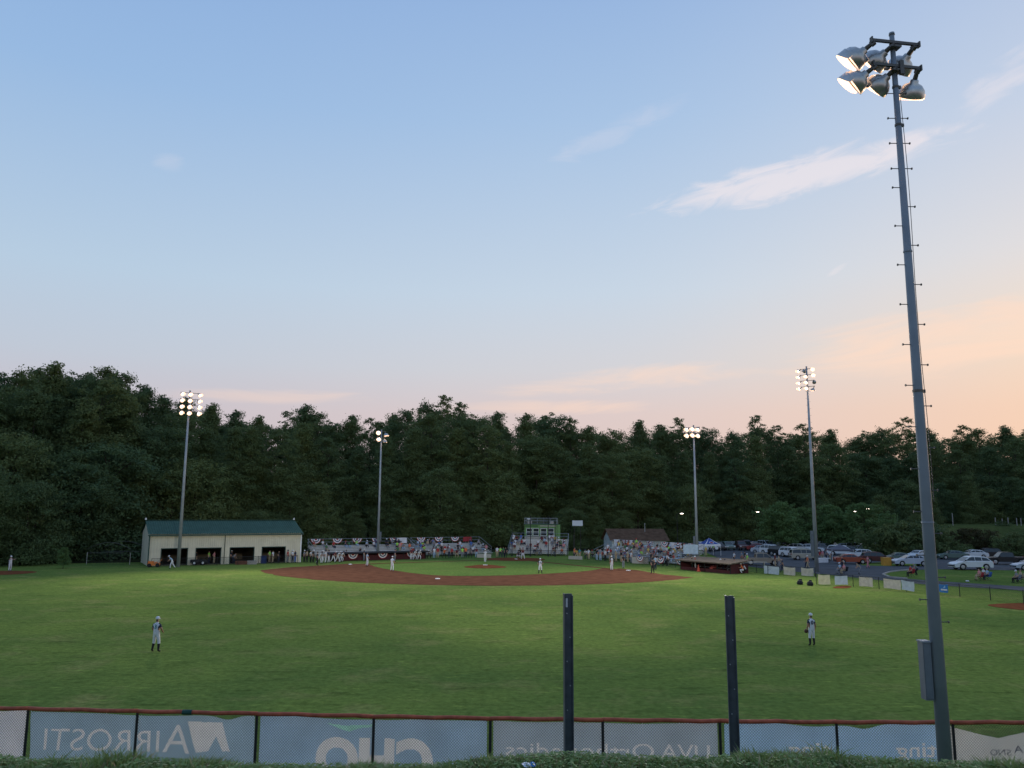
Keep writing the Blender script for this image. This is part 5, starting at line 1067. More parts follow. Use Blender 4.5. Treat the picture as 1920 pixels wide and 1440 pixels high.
# ------------------------------------------------------------------ cars
def carpaint(n, c): return mat('paint_' + n, c, .3, .0, var=.04, scale=1, spec=.5)
PAINT = {'white': (.62, .64, .66), 'silver': (.42, .46, .52), 'champagne': (.22, .19, .15), 'beige': (.34, .32, .26), 'black': (.014, .014, .017), 'orange': (.30, .062, .03), 'maroon': (.07, .018, .02), 'green': (.10, .15, .13), 'navy': (.025, .035, .07), 'red': (.22, .03, .03), 'grey': (.12, .13, .14)}
M_TYRE = mat('tyre', (.014, .014, .015), .85); M_RIMS = mat('wheel_rim', (.40, .41, .42), .35, .6); M_HEADL = mat('headlight_glass', (.6, .62, .64), .15); M_TAIL = mat('tail_light', (.28, .015, .015), .25); M_TRIM = mat('black_trim', (.02, .02, .022), .6)
SPEC = {  # lower outline, cabin outline, wheels x, wheel r, half width, pillars
 'sedan': dict(low=[(-2.36, .42), (-2.36, .80), (-2.20, .98), (-1.5, 1.02), (1.0, .98), (1.9, .86), (2.30, .70), (2.38, .45)], cab=[(-1.85, 1.0), (-1.15, 1.40), (-.35, 1.46), (.25, 1.43), (1.10, .98)], wx=(-1.40, 1.42), wr=.33, hw=.90, top=.62),
 'suv': dict(low=[(-2.25, .45), (-2.28, .90), (-2.20, 1.10), (1.15, 1.08), (2.0, 1.0), (2.28, .85), (2.32, .50)], cab=[(-2.18, 1.08), (-1.95, 1.55), (-1.6, 1.70), (.05, 1.72), (.40, 1.66), (1.20, 1.07)], wx=(-1.36, 1.40), wr=.37, hw=.93, top=.66),
 'crossover': dict(low=[(-2.28, .45), (-2.30, .92), (-2.15, 1.08), (1.1, 1.02), (2.0, .88), (2.32, .70), (2.36, .45)], cab=[(-2.10, 1.06), (-1.62, 1.50), (-1.2, 1.60), (.1, 1.64), (.45, 1.58), (1.35, 1.0)], wx=(-1.38, 1.42), wr=.37, hw=.93, top=.64),
 'minivan': dict(low=[(-2.50, .42), (-2.52, .95), (-2.45, 1.08), (1.35, 1.02), (2.1, .90), (2.46, .70), (2.50, .42)], cab=[(-2.42, 1.06), (-2.25, 1.60), (-1.9, 1.74), (.2, 1.75), (.6, 1.68), (1.75, 1.0)], wx=(-1.50, 1.55), wr=.35, hw=.97, top=.70),
 'pickup': dict(low=[(-2.80, .60), (-2.82, 1.12), (-.95, 1.14), (1.30, 1.12), (2.35, 1.05), (2.72, .92), (2.76, .55)], cab=[(-.95, 1.12), (-.85, 1.76), (-.55, 1.84), (.55, 1.84), (.75, 1.78), (1.35, 1.10)], wx=(-1.75, 1.75), wr=.41, hw=.98, top=.70),
}
def car_meshes(kind):
    S = SPEC[kind]; low, cab, wx, wr, hw, tw = S['low'], S['cab'], S['wx'], S['wr'], S['hw'], S['top']; out = []
    # outline with wheel arches
    bot = []; zb = .30 if kind != 'pickup' else .42
    for x in sorted(wx, reverse=True):
        for k in range(9): a = math.pi * k / 8; bot.append((x + (wr + .07) * math.cos(a), max(zb, wr + (wr + .07) * math.sin(a))))
    outline = low + [(low[-1][0] - .05, zb)] + bot + [(low[0][0] + .05, zb)]
    cx = sum(p[0] for p in outline) / len(outline); cz = .72
    bm = bmesh.new()
    lay = []
    for y, s in ((-hw, .965), (-hw + .09, 1.0), (hw - .09, 1.0), (hw, .965)): lay.append([bm.verts.new((cx + (x - cx) * (1 - (1 - s) * .5), y, cz + (z - cz) * s if z > cz else z)) for x, z in outline])
    n = len(outline)
    for a, b in zip(lay, lay[1:]):
        for i in range(n): bm.faces.new((a[i], a[(i + 1) % n], b[(i + 1) % n], b[i]))
    bm.faces.new(lay[0]); bm.faces.new(lay[-1][::-1])
    zc0 = cab[0][1]; zt = max(z for _, z in cab)
    def w_at(z): return hw - .07 + (tw - hw + .07) * (z - zc0) / (zt - zc0)
    cl_ = [bm.verts.new((x, -w_at(z), z)) for x, z in cab]; cr_ = [bm.verts.new((x, w_at(z), z)) for x, z in cab]; m = len(cab)
    bm.faces.new(cl_); bm.faces.new(cr_[::-1])
    for i in range(m - 1): bm.faces.new((cl_[i], cr_[i], cr_[i + 1], cl_[i + 1]))
    if kind == 'pickup':
        pass
    bmesh.ops.recalc_face_normals(bm, faces=bm.faces[:]); bmesh.ops.triangulate(bm, faces=[f for f in bm.faces if len(f.verts) > 4]); me = bpy.data.meshes.new('body'); bm.to_mesh(me); bm.free(); me.materials.append(M_WHITE); out.append(('body', me, []))
    # glass
    def side(x0, x1, s):
        zs = [(x, z) for x, z in cab]; X = [p[0] for p in zs]; Z = [p[1] for p in zs]
        zl = zc0 + .05
        def ztop(x): return float(np.interp(x, X, Z)) - .09
        k = 6; P = []
        for i in range(k + 1): x = x0 + (x1 - x0) * i / k; P.append((x, max(zl + .01, ztop(x))))
        V = [(x, s * (w_at(z) + .006), z) for x, z in P] + [(x, s * (w_at(zl) + .006), zl) for x, _ in P]; b = MB(); b.add(V, [((i, i + 1, k + 2 + i, k + 1 + i) if s < 0 else (i + k + 1, k + 2 + i, i + 1, i)) for i in range(k)]); return b.mesh('side_window', M_GLASS)
    xs0, xs1 = cab[0][0] + .16, cab[-1][0] - .16; cuts = [xs0, (xs0 + xs1) / 2 + .05 - .62, (xs0 + xs1) / 2 + .25, xs1] if kind != 'pickup' else [xs0, (xs0 + xs1) / 2, xs1]
    for s in (-1, 1):
        for a, c in zip(cuts, cuts[1:]): out.append(('side_window', side(a + .03, c - .03, s), []))
    def pane(nm, i, j):
        (xa, za), (xb, zb2) = cab[i], cab[j]; d = Vector((xb - xa, 0, zb2 - za)); nn = Vector((d.z, 0, -d.x)).normalized(); nn = nn if (nn.x > 0) == (xa > 0) else -nn; P = []
        for t in (.10, .92): x, z = xa + (xb - xa) * t, za + (zb2 - za) * t; w = w_at(z) - .08; P += [(x + nn.x * .006, -w, z + nn.z * .006), (x + nn.x * .006, w, z + nn.z * .006)]
        b = MB(); b.add(P, [(0, 1, 3, 2)]); return (nm, b.mesh(nm, M_GLASS), [])
    out.append(pane('windshield', m - 1, m - 2)); out.append(pane('rear_window', 0, 1))
    for x in wx:
        for s in (-1, 1):
            b = MB(); y0 = s * (hw - .22); M1 = Matrix.Translation((x, y0, wr)) @ Matrix.Rotation(math.pi / 2, 4, 'X'); b.lathe([(.02, -.10 * s * -1 if False else -.11), (wr - .03, -.11), (wr, -.07), (wr, .07), (wr - .03, .11), (.02, .11)], 16, M=Matrix.Translation((x, s * (hw - .12), wr)) @ Matrix.Rotation(math.pi / 2, 4, 'X')); tyre = b.mesh('tyre', M_TYRE)
            b = MB(); b.lathe([(.01, .0), (.10, .012), (wr * .60, .0), (wr * .66, -.02)], 14, M=Matrix.Translation((x, s * (hw + .004), wr)) @ Matrix.Rotation(math.pi / 2 * (1 if s < 0 else -1), 4, 'X')); rim = b.mesh('rim', M_RIMS); out.append(('wheel', tyre, [('rim', rim)]))
    fx, fz = low[-2][0], low[-2][1]; rx, rz_ = low[1][0], low[1][1]
    for s in (-1, 1):
        b = MB(); b.box((fx - .02, s * (hw - .24), fz - .05), (.16, .34, .15)); out.append(('headlight', b.mesh('headlight', M_HEADL), [])); b = MB(); b.box((rx + .04, s * (hw - .16), rz_ - .02), (.14, .22, .26)); out.append(('tail_light', b.mesh('tail_light', M_TAIL), []))
        b = MB(); b.box((cab[-1][0] - .25, s * (hw + .05), zc0 + .1), (.12, .16, .12)); out.append(('wing_mirror', b.mesh('wing_mirror', M_TRIM), []))
    b = MB(); b.box((low[-1][0] - .03, 0, .50), (.12, hw * 1.7, .14)); out.append(('front_bumper', b.mesh('front_bumper', M_TRIM), [])); b = MB(); b.box((low[0][0] + .02, 0, .52), (.12, hw * 1.7, .14)); out.append(('rear_bumper', b.mesh('rear_bumper', M_TRIM), []))
    if kind == 'pickup':
        b = MB(); b.box((-1.88, 0, 1.15), (1.65, 1.6, .03)); out.append(('bed_liner', b.mesh('bed_liner', M_TRIM), []))
    return out
CARM = {k: car_meshes(k) for k in SPEC}
def car(kind, paint, px, py, head, label, s=1.0, z=.02):
    p = G(px, py); p.z = z; t = thing('parked_car', label, 'car', p, R(head), 'cars parked in the lot'); t.scale = (s,) * 3
    for nm, me, ch in CARM[kind]:
        o = obj(nm, me, t)
        if nm == 'body': setm(o, 0, carpaint(paint, PAINT[paint]))
        for n2, m2 in ch: obj(n2, m2, o)
    return t
CARS = [('pickup', 'champagne', 1428, 1060, -6, 'tan crew pickup nearest the banner fence, left of the beige minivan', .96), ('minivan', 'beige', 1511, 1050, -4, 'beige minivan left of the far right light pole', 1.0), ('suv', 'white', 1448, 1039.5, -58, 'white sport utility car showing its tail left of the dark car', 1.0), ('suv', 'black', 1465, 1042.5, -62, 'black sport utility car between two white ones', 1.02), ('suv', 'white', 1486, 1045, -60, 'white sport utility car showing its tail behind the beige minivan', 1.0),
 ('sedan', 'orange', 1596, 1057.5, -4, 'orange red car with its nose to the right by the grass verge', 1.0), ('crossover', 'white', 1612, 1047.5, 176, 'white hatchback behind the orange red car', .95), ('suv', 'maroon', 1645, 1056.5, -10, 'dark maroon sport utility car left of the yellow bin', 1.0), ('sedan', 'silver', 1707, 1061.2, 178, 'silver sedan just left of the near light pole', 1.08), ('crossover', 'white', 1821, 1068.5, 179, 'white hatchback right of the near light pole on the lot edge', 1.12), ('pickup', 'black', 1886, 1058.5, 170, 'black pickup at the right behind the white hatchback', 1.0), ('sedan', 'silver', 1934, 1069, 176, 'pale car cut off by the right edge', 1.0),
 ('suv', 'white', 1668, 1039, -50, 'white sport utility car under the rightmost lot tree, right one', .98), ('suv', 'white', 1657, 1037, -50, 'white sport utility car under the rightmost lot tree, left one', .98), ('minivan', 'white', 1580, 1041.5, -28, 'white van roof seen over the orange red car', 1.02), ('sedan', 'green', 1683, 1054, 172, 'grey green sedan behind the silver sedan', 1.0), ('suv', 'black', 1692, 1044, -50, 'black sport utility car behind the grey green sedan', 1.0), ('suv', 'maroon', 1708, 1042, -52, 'dark maroon sport utility car behind the silver sedan', 1.0), ('sedan', 'white', 1722, 1047.5, -150, 'white sedan tail just left of the near light pole', .95),
 ('sedan', 'green', 1786, 1049, 175, 'grey green sedan right behind the near light pole', 1.0), ('sedan', 'white', 1824, 1047, 178, 'white sedan roof behind the right white hatchback', 1.0), ('suv', 'black', 1850, 1047, 172, 'black sport utility car under the brownish bushes', 1.0),
 ('pickup', 'white', 1318, 1034, 8, 'white pickup behind the blue tent', 1.0), ('suv', 'black', 1346, 1032, -80, 'black sport utility car behind the right side of the blue tent', 1.0), ('suv', 'green', 1364, 1031.5, -85, 'grey green sport utility car left of the dark maroon pickup', 1.0), ('pickup', 'maroon', 1388, 1031.5, -88, 'dark maroon pickup tail in the far lot row', 1.0), ('minivan', 'navy', 1411, 1031.2, -80, 'navy minivan tail left of the red car in the far lot row', 1.0), ('sedan', 'red', 1425, 1033.5, -40, 'red car in the far lot row', 1.0), ('sedan', 'silver', 1433, 1038, -50, 'pale sedan left of the first white sport utility car', 1.0),
 ('sedan', 'white', 1472, 1034, -30, 'white car roof behind the black sport utility car', 1.0), ('suv', 'navy', 1480, 1032.5, -40, 'navy sport utility car in the far row under the lot trees', 1.0), ('crossover', 'white', 1499, 1035.5, -30, 'white hatchback roof behind the beige minivan, left one', 1.0), ('crossover', 'white', 1523, 1036, -30, 'white hatchback roof left of the far right light pole', 1.0), ('suv', 'black', 1510, 1033, -40, 'black sport utility car far behind the beige minivan', 1.0), ('sedan', 'grey', 1600, 1040, -30, 'grey sedan roof right of the white van', 1.0), ('suv', 'black', 1634, 1040.5, -40, 'black sport utility car left of the two white ones', 1.0), ('sedan', 'silver', 1622, 1037, -40, 'pale sedan in the far row under the rightmost lot tree', 1.0), ('suv', 'grey', 1544, 1036, -40, 'grey sport utility car right of the far right light pole', 1.0)]
CARS += [('suv', 'white', 1332, 1029.5, -85, 'white sport utility car in the farthest lot row behind the blue tent', 1.0), ('sedan', 'grey', 1376, 1028, -85, 'grey car in the farthest lot row left of the dark pickup', 1.0), ('suv', 'black', 1399, 1027.5, -85, 'black sport utility car in the farthest lot row right of the dark pickup', 1.0), ('suv', 'silver', 1437, 1029, -70, 'silver sport utility car in the farthest lot row above the pale sedan', 1.0), ('minivan', 'grey', 1455, 1030, -60, 'grey minivan in the farthest lot row under the leftmost lot tree', 1.0), ('sedan', 'white', 1490, 1029, -60, 'white sedan in the farthest lot row under the second lot tree', 1.0), ('suv', 'maroon', 1533, 1030, -60, 'maroon sport utility car in the farthest lot row by the light pole', 1.0), ('suv', 'white', 1559, 1032, -50, 'white sport utility car in the farthest row behind the grey canopy', 1.0), ('sedan', 'silver', 1588, 1032.5, -50, 'silver sedan in the farthest row above the orange red car', 1.0), ('suv', 'white', 1610, 1033.5, -50, 'white sport utility car in the farthest row right of the silver sedan', 1.0), ('suv', 'black', 1645, 1033, -50, 'black sport utility car in the farthest row under the rightmost lot tree', 1.0), ('sedan', 'white', 1690, 1037, -50, 'white sedan in the farthest row behind the black sport utility car', 1.0), ('suv', 'grey', 1728, 1038, -50, 'grey sport utility car in the farthest row beside the near light pole', 1.0)]
for c in CARS: car(*c)
# one car stands with its tailgate up
tgt = [o for o in COL.objects if o.get('label') == 'white sport utility car under the rightmost lot tree, right one'][0]
b = MB(); b.box((-.55, 0, 0), (1.1, 1.3, .06)); b.box((-.5, 0, .035), (.7, 1.0, .03)); o = b.build('tailgate', carpaint('white', PAINT['white']), tgt); o.location = (-1.95, 0, 1.68); o.rotation_euler = (0, .45, 0)

# ------------------------------------------------------------------ side fence with hung sheets
def side_fence(label, pts, h, sheets):
    P = [G(x, y) for x, y in pts]; O = P[0].copy(); t = thing('sideline_fence', label, 'fence', O)
    for a, c in zip(P, P[1:]):
        d = c - a; L = d.length; k = max(1, round(L / 3.0)); ux, uy = d.x / L, d.y / L
        for i in range(k + (1 if c is P[-1] else 0)):
            q = a + d * i / k - O; b = MB(); b.tube([(q.x, q.y, 0), (q.x, q.y, h + .02)], .035, 6); b.tube([(q.x, q.y, h + .02), (q.x, q.y, h + .06)], [.045, .01], 6); b.build('post', M_DARK, t)
        b = MB(); b.tube([a - O + Vector((0, 0, h - .03)), c - O + Vector((0, 0, h - .03))], .032, 6); b.build('top_rail', mat('dark_green_rail', (.03, .045, .05), .6), t)
        w = MB(); m = .16
        for s in (1, -1):
            for j in range(int((L + h) / m)):
                u0 = j * m - h; t0, t1 = max(0, -u0 / h), min(1, (L - u0) / h)
                if t1 <= t0: continue
                A_, B_ = u0 + h * t0, u0 + h * t1; za, zb = (h * t0, h * t1) if s > 0 else (h * (1 - t0), h * (1 - t1)); q = a - O
                w.tube([(q.x + ux * A_, q.y + uy * A_, max(.03, za - .02)), (q.x + ux * B_, q.y + uy * B_, max(.03, zb - .02))], .0055, 3, cap=False)
        tag(w.build('wire_mesh', M_DARKNET, t), kind='stuff')
    return P
SA = [(1398, 1071.5), (1440, 1077), (1529, 1081.5)]; SB = [(1531, 1096), (1600, 1100), (1700, 1109.5), (1800, 1119), (1920, 1133), (2080, 1151)]
side_fence('low dark chain link fence with three pale sheets beside the parking lot', SA, 1.08, None)
side_fence('low dark chain link fence running to the right edge with pale sheets', SB, 1.15, None)
def sheet(label, px0, py0, px1, py1, z0, z1, col, seed, nm='hung_sheet', marks=True):
    A, B = G(px0, py0), G(px1, py1); d = B - A; L = d.length; u = d.normalized(); n = Vector((u.y, -u.x, 0)); n = n if n.y < 0 else -n
    t = thing(nm, label, 'banner', A + n * .06, 0, 'pale sheets on the sideline fence'); b = MB(); k, m = 14, 6
    V = []
    for j in range(m + 1):
        for i in range(k + 1):
            a, q = i / k, j / m; p = u * (L * a * (1 - .03 * math.sin(seed) * (1 - q))) + n * (.03 * math.sin(a * 8 + seed) * (.4 + q) + .02 * math.sin(q * 6 + seed)); p.z = z0 + .04 * math.sin(a * 3 + seed) + (z1 - z0 - .05 * math.sin(a * math.pi)) * q; V.append(p)
    b.add(V, [(j * (k + 1) + i, j * (k + 1) + i + 1, (j + 1) * (k + 1) + i + 1, (j + 1) * (k + 1) + i) for j in range(m) for i in range(k)]); b.build('cloth', col, t, True)
    for i in range(3):
        q = V[m * (k + 1) + (0, k // 2, k)[i]]; g = MB(); g.tube([q, q + Vector((0, 0, .08)) - n * .06], .01, 4); g.build('tie', M_DARK, t)
C1 = mat('pale_blue_sheet', (.42, .50, .56), .8, var=.12, trans=.3); C2 = mat('cream_sheet', (.50, .47, .40), .8, var=.16, trans=.3); C3 = mat('yellow_cream_sheet', (.52, .50, .34), .8, var=.14, trans=.3); C4 = mat('blue_sign_sheet', (.03, .16, .42), .6, trans=.2)
sheet('pale blue sheet hung on the low fence below the tan pickup', 1433.5, 1076.5, 1462, 1078.3, .06, 1.02, C1, 1)
sheet('cream sheet hung on the low fence, second from the tan pickup', 1470, 1078.7, 1492, 1079.7, .08, 1.02, C2, 2)
sheet('cream sheet hung on the low fence below the beige minivan', 1503, 1080.2, 1526, 1081.4, .1, 1.02, C2, 3)
sheet('yellowish sheet hung on the low fence right of the far right light pole', 1535, 1096.2, 1557, 1097.5, .08, 1.1, C3, 4)
sheet('pale blue sheet hung on the low fence behind two camp chairs', 1566, 1098.2, 1590, 1099.6, .15, 1.05, C1, 5)
sheet('cream sheet with a curled corner on the low fence under the pink walker', 1612, 1101, 1638, 1103.6, .12, 1.06, C2, 6)
sheet('wide cream sheet on the low fence left of the silver sheet', 1658.5, 1105.6, 1691, 1108.7, .14, 1.08, C2, 7)
sheet('grey white sheet on the low fence left of the near light pole', 1692.5, 1108.8, 1716, 1111.1, .14, 1.06, C1, 8)
sheet('small blue sign with white lettering on the low fence by the near light pole', 1757, 1115, 1779, 1117.1, .30, 1.06, C4, 9, 'blue_sign')
# white word and mark on the blue sign
A = G(1757, 1115); B = G(1779, 1117.1); u = (B - A).normalized(); t9 = [o for o in COL.objects if o.name.startswith('blue_sign') and o.get('label')][0]
b = MB(); ang = math.atan2(u.y, u.x); b.box(u * .72 + Vector((0, -.075, .52)), (.62, .012, .14), rz=ang); b.build('lettering', P_W, t9); b = MB(); b.box(u * .74 + Vector((0, -.075, .80)), (.22, .012, .2), rz=ang); b.build('emblem', mat('sky_blue_print', (.25, .42, .62), .6), t9)

# ------------------------------------------------------------------ tents
def tent(label, px, py, w, h0, h1, m_top, m_band, head, logo=False):
    p = G(px, py); t = thing('canopy_tent', label, 'tent', p, R(head)); e = w / 2
    b = MB(); n = 6
    c = [(-e, -e), (e, -e), (e, e), (-e, e)]
    for i in range(4):
        (x0, y0), (x1, y1) = c[i], c[(i + 1) % 4]; V = []; F = []
        for j in range(n + 1):
            q = j / n; z = h0 + (h1 - h0) * (q ** 1.35)
            V += [(x0 * (1 - q), y0 * (1 - q), z), (x1 * (1 - q), y1 * (1 - q), z)]
        for j in range(n): F.append((2 * j, 2 * j + 1, 2 * j + 3, 2 * j + 2))
        b.add(V, F)
    b.build('canopy', m_top, t)
    b = MB()
    for i in range(4):
        (x0, y0), (x1, y1) = c[i], c[(i + 1) % 4]; b.add([(x0, y0, h0 - .3), (x1, y1, h0 - .3), (x1, y1, h0), (x0, y0, h0)], [(0, 1, 2, 3)])
    b.build('valance', m_band, t)
    for x, y in c: b = MB(); b.tube([(x * .99, y * .99, 0), (x * .99, y * .99, h0 - .02)], .025, 6); b.build('leg', M_WHITE, t)
    if logo:
        # ring with a red centre stripe on the slope facing the field
        def sl(u, v): q = v; z = h0 + (h1 - h0) * (q ** 1.35); return (u, -e * (1 - q) - .035, z + .035)
        b = MB(); k = 20
        V = []
        for r in (.30, .40):
            for j in range(k): a = 2 * math.pi * j / k; V.append(sl(r * math.cos(a) * 1.15, .32 + r * math.sin(a) * .42))
        b.add(V, [(j, (j + 1) % k, k + (j + 1) % k, k + j) for j in range(k)]); b.build('logo_ring', P_W, t)
        b = MB(); b.add([sl(.24 * math.cos(2 * math.pi * j / k) * 1.15, .32 + .24 * math.sin(2 * math.pi * j / k) * .42) for j in range(k)], [tuple(range(k))]); b.build('logo_centre', M_BRED, t)
        b = MB()
        for s in (-1, 1):
            for j in range(6): q0, q1 = j / 6, (j + 1) / 6; z = lambda q: h0 + (h1 - h0) * q ** 1.35; b.add([(s * e * (1 - q0), -e * (1 - q0) - .02, z(q0) + .02), (s * e * (1 - q0) * .86, -e * (1 - q0) - .02, z(q0) + .02), (s * e * (1 - q1) * .86, -e * (1 - q1) - .02, z(q1) + .02), (s * e * (1 - q1), -e * (1 - q1) - .02, z(q1) + .02)], [(0, 1, 2, 3)])
        b.build('white_edging', M_WHITE, t)
tent('blue canopy tent with white edging and round emblem behind the right dugout', 1330, 1041.5, 3.0, 2.0, 3.05, mat('tent_blue', (.03, .07, .28), .7, trans=.15), M_WHITE, 12, True)
tent('grey canopy tent right of the far right light pole', 1576, 1050, 3.3, 1.75, 2.55, mat('tent_grey', (.11, .11, .14), .8, trans=.1), mat('tent_grey', (.11, .11, .14)), -8)

# ------------------------------------------------------------------ small things
def put(mb, name, mats, p, label, cat, rz=0.0, group=None, s=1.0):
    o = mb.build(name, mats); o.location = p; o.rotation_euler = (0, 0, rz); o.scale = (s,) * 3; return tag(o, label, cat, group)
t = thing('folding_table', 'white folding table with a hanging cloth beside the far right light pole', 'table', G(1544, 1056)); b = MB(); b.box((0, 0, .74), (2.0, .75, .05)); b.build('top', M_WHITE, t)
b = MB(); b.add([(-1, -.38, .74), (.6, -.38, .74), (.6, -.40, .12), (-1, -.41, .10)], [(0, 1, 2, 3)]); b.build('cloth', M_CLW, t)
for x in (-.85, .85):
    for y in (-.3, .3): b = MB(); b.tube([(x, y, 0), (x, y, .72)], .02, 5); b.build('leg', M_DARK, t)
b = MB(); b.box((.2, 0, .83), (.4, .3, .14)); b.build('box_on_table', M_TANW, t)
b = MB(); b.box((0, 0, .55), (1.15, .9, 1.1)); b.box((0, 0, 1.13), (1.22, .97, .07)); b.box((0, -.46, .7), (.7, .03, .3)); put(b, 'yellow_bin', mat('yellow_plastic', (.52, .26, .04), .6, var=.1), G(1662, 1060.5), 'big yellow box bin on the grass verge between maroon and silver cars', 'bin')
def cone_mesh(): b = MB(); b.box((0, 0, .02), (.42, .42, .04)); b.lathe([(.17, .04), (.04, .72), (.01, .72)], 12); return b
put(cone_mesh(), 'traffic_cone', mat('cone_orange', (.62, .09, .05), .6), G(1310, 1071.3), 'orange cone at the left corner of the brown roofed dugout', 'cone', s=1.15)
b = MB(); b.lathe([(.02, 0), (.2, 0), (.24, .5), (.26, .52), (.02, .52)], 14); b.box((.3, .1, .55), (.7, .4, .3)); put(b, 'red_cooler', mat('cooler_red', (.48, .10, .09), .6), G(1334, 1070.8), 'red drink cooler in front of the brown roofed dugout', 'cooler')
b = MB(); b.box((0, 0, .5), (.6, .6, 1.0)); b.box((0, 0, 1.03), (.66, .66, .07)); put(b, 'blue_bin', mat('bin_blue', (.015, .035, .12), .6), G(494.5, 1056.4), 'dark blue bin beside the right bay of the metal building', 'bin')
b = MB(); b.box((0, 0, .35), (1.5, .9, .28)); b.box((-.35, 0, .62), (.7, .6, .3)); b.box((.25, 0, .62), (.35, .45, .12)); b.tube([(.5, -.3, .4), (.95, -.3, 1.0), (.95, .3, 1.0), (.5, .3, .4)], .025, 5)
t = thing('mower', 'orange ride-on mower at the left corner of the metal building', 'mower', G(288, 1063.3), .3); o = b.build('chassis', mat('mower_orange', (.55, .16, .03), .55), t)
for x in (-.5, .5):
    for y in (-.5, .5): b = MB(); b.lathe([(.02, -.1), (.24, -.1), (.26, 0), (.24, .1), (.02, .1)], 12, M=Matrix.Translation((x, y, .26)) @ Matrix.Rotation(math.pi / 2, 4, 'X')); b.build('wheel', M_TYRE, t)
for i, (px, lab) in enumerate([(379, 'dark round barrel cart by the metal building, left one'), (384, 'dark round barrel cart by the metal building, right one')]):
    t = thing('utility_cart', lab, 'cart', G(365 + i * 16, 1059.6 - i * .4), .2, 'carts by the metal building'); b = MB(); b.box((0, 0, .55), (1.1, .7, .4)); b.build('tub', M_TRIM, t)
    for y in (-.4, .4): b = MB(); b.lathe([(.02, -.06), (.27, -.06), (.3, 0), (.27, .06), (.02, .06)], 14, M=Matrix.Translation((0, y, .3)) @ Matrix.Rotation(math.pi / 2, 4, 'X')); w = b.build('wheel', M_TYRE, t); b = MB(); b.lathe([(.01, .065), (.15, .065)], 12, M=Matrix.Translation((0, y, .3)) @ Matrix.Rotation(math.pi / 2, 4, 'X')); b.lathe([(.15, -.066), (.01, -.066)], 12, M=Matrix.Translation((0, y, .3)) @ Matrix.Rotation(math.pi / 2, 4, 'X')); b.build('hub', M_WHITE, w)
    b = MB(); b.tube([(.5, 0, .5), (1.0, 0, .9)], .025, 5); b.build('handle', M_DARK, t)
for i, (px, py) in enumerate([(452, 1058.4), (470, 1058)]):
    b = MB(); b.box((0, 0, .22), (1.6, .5, .44)); b.box((0, 0, .47), (1.5, .44, .06)); put(b, 'turf_roll_box', M_CONC if i else mat('clay_box', (.14, .06, .04), .9), G(px, py), ['low reddish box below the third bay of the metal building', 'low pale box below the third bay of the metal building'][i], 'box', .4)
# batting cage left of the metal building
def cage():
    P, Q = G(162, 1058), G(243, 1058.5); d = Q - P; L = d.length; t = thing('batting_cage', 'dark netted batting cage with arched frame left of the metal building', 'batting cage', P, math.atan2(d.y, d.x)); H = at(200, 1017, P.y).z
    for u in (0, L):
        b = MB(); b.tube([(u, 0, 0), (u, 0, 1.6)], .045, 6); b.build('white_post', M_CONC, t)
    for y in (0, 4.5):
        b = MB(); b.tube([(L * k / 12, y, 1.9 + (H - 1.9) * math.sin(math.pi * (k / 12 * .88 + .06))) for k in range(13)], .03, 6); b.build('arch', M_HOOD, t); b = MB(); b.tube([(.1, y, 1.55), (L * .85, y, 1.55)], .03, 6); b.build('cross_bar', M_HOOD, t)
    b = MB()
    for k in range(14): b.tube([(L * k / 13, .05, 0), (L * k / 13, .05, 1.9 + (H - 1.9) * math.sin(math.pi * (k / 13 * .88 + .06)))], .012, 3, cap=False)
    for k in range(8): b.tube([(0, .05, .25 * k), (L, .05, .25 * k)], .01, 3, cap=False)
    tag(b.build('net', M_DARKNET, t), kind='stuff')
cage()
# posts along the terrace
for i, (px, yt, yb, Y) in enumerate([(1787, 963, 985, 168), (1867, 971, 985, 172), (1880, 973, 986, 172), (1891, 971, 986, 172), (1907, 972, 986, 172), (1915, 972, 986, 172)]):
    p = at(px, yb, Y); z0 = terr_z(p.x, Y); H = max(1.2, at(px, yt, Y).z - z0); b = MB(); b.tube([(0, 0, -.2), (0, 0, H)], .085, 8); b.tube([(0, 0, H), (0, 0, H + .08)], [.1, .03], 8); put(b, 'terrace_post', mat('weathered_post', (.26, .25, .24), .85), Vector((p.x, Y, z0)), 'tall pale post standing alone on the terrace right of the near light pole' if i == 0 else f'short pale post in the row on the terrace, {ORD[i - 1]} from left', 'post', 0, 'posts on the terrace')
# small white house panel seen between trees right
b = MB(); b.box((0, 0, .6), (1.0, .08, 1.0)); b.box((0, .06, .0), (.08, .08, 3.0)); p = at(1720, 1003, 150); put(b, 'small_white_sign', M_TANW, Vector((p.x, 150, p.z - .4)), 'small white sign on a post left of the near light pole below the trees', 'sign')
# ground clutter near the dugout and chairs
for i, (px, py, c, lab) in enumerate([(1500, 1096, 'black', 'black equipment bag on the grass left of the yellowish sheet'), (1519, 1098, 'black', 'dark folded seat on the grass by the yellowish sheet')]):
    p = G(px, py); b = MB(); b.lathe([(.05, 0), (.5, .04), (.55, .3), (.4, .62), (.15, .78), (.02, .8)], 10); b.box((.1, 0, .75), (.5, .1, .35)); put(b, 'equipment_bag', CM[c], p, lab, 'bag', .5 * i, s=.62)
for i, (px, py) in enumerate([(1424, 1079), (1429, 1078.5)]):
    pass
p = G(1413, 1066); b = MB(); b.box((0, 0, .86), (3.6, .7, .07)); b.box((-1.4, 0, .43), (.1, .5, .82)); b.box((1.4, 0, .43), (.1, .5, .82)); put(b, 'bench_table', M_TANW, p, 'long pale bench table below the tan pickup', 'bench', -.1)
p = G(1814, 1091); b = MB(); b.lathe([(.02, 0), (.16, .02), (.2, .1), (.12, .16), (.02, .17)], 10); put(b, 'white_hat', CM['white'], p, 'white hat lying on the island lawn left of the camp chairs', 'hat')

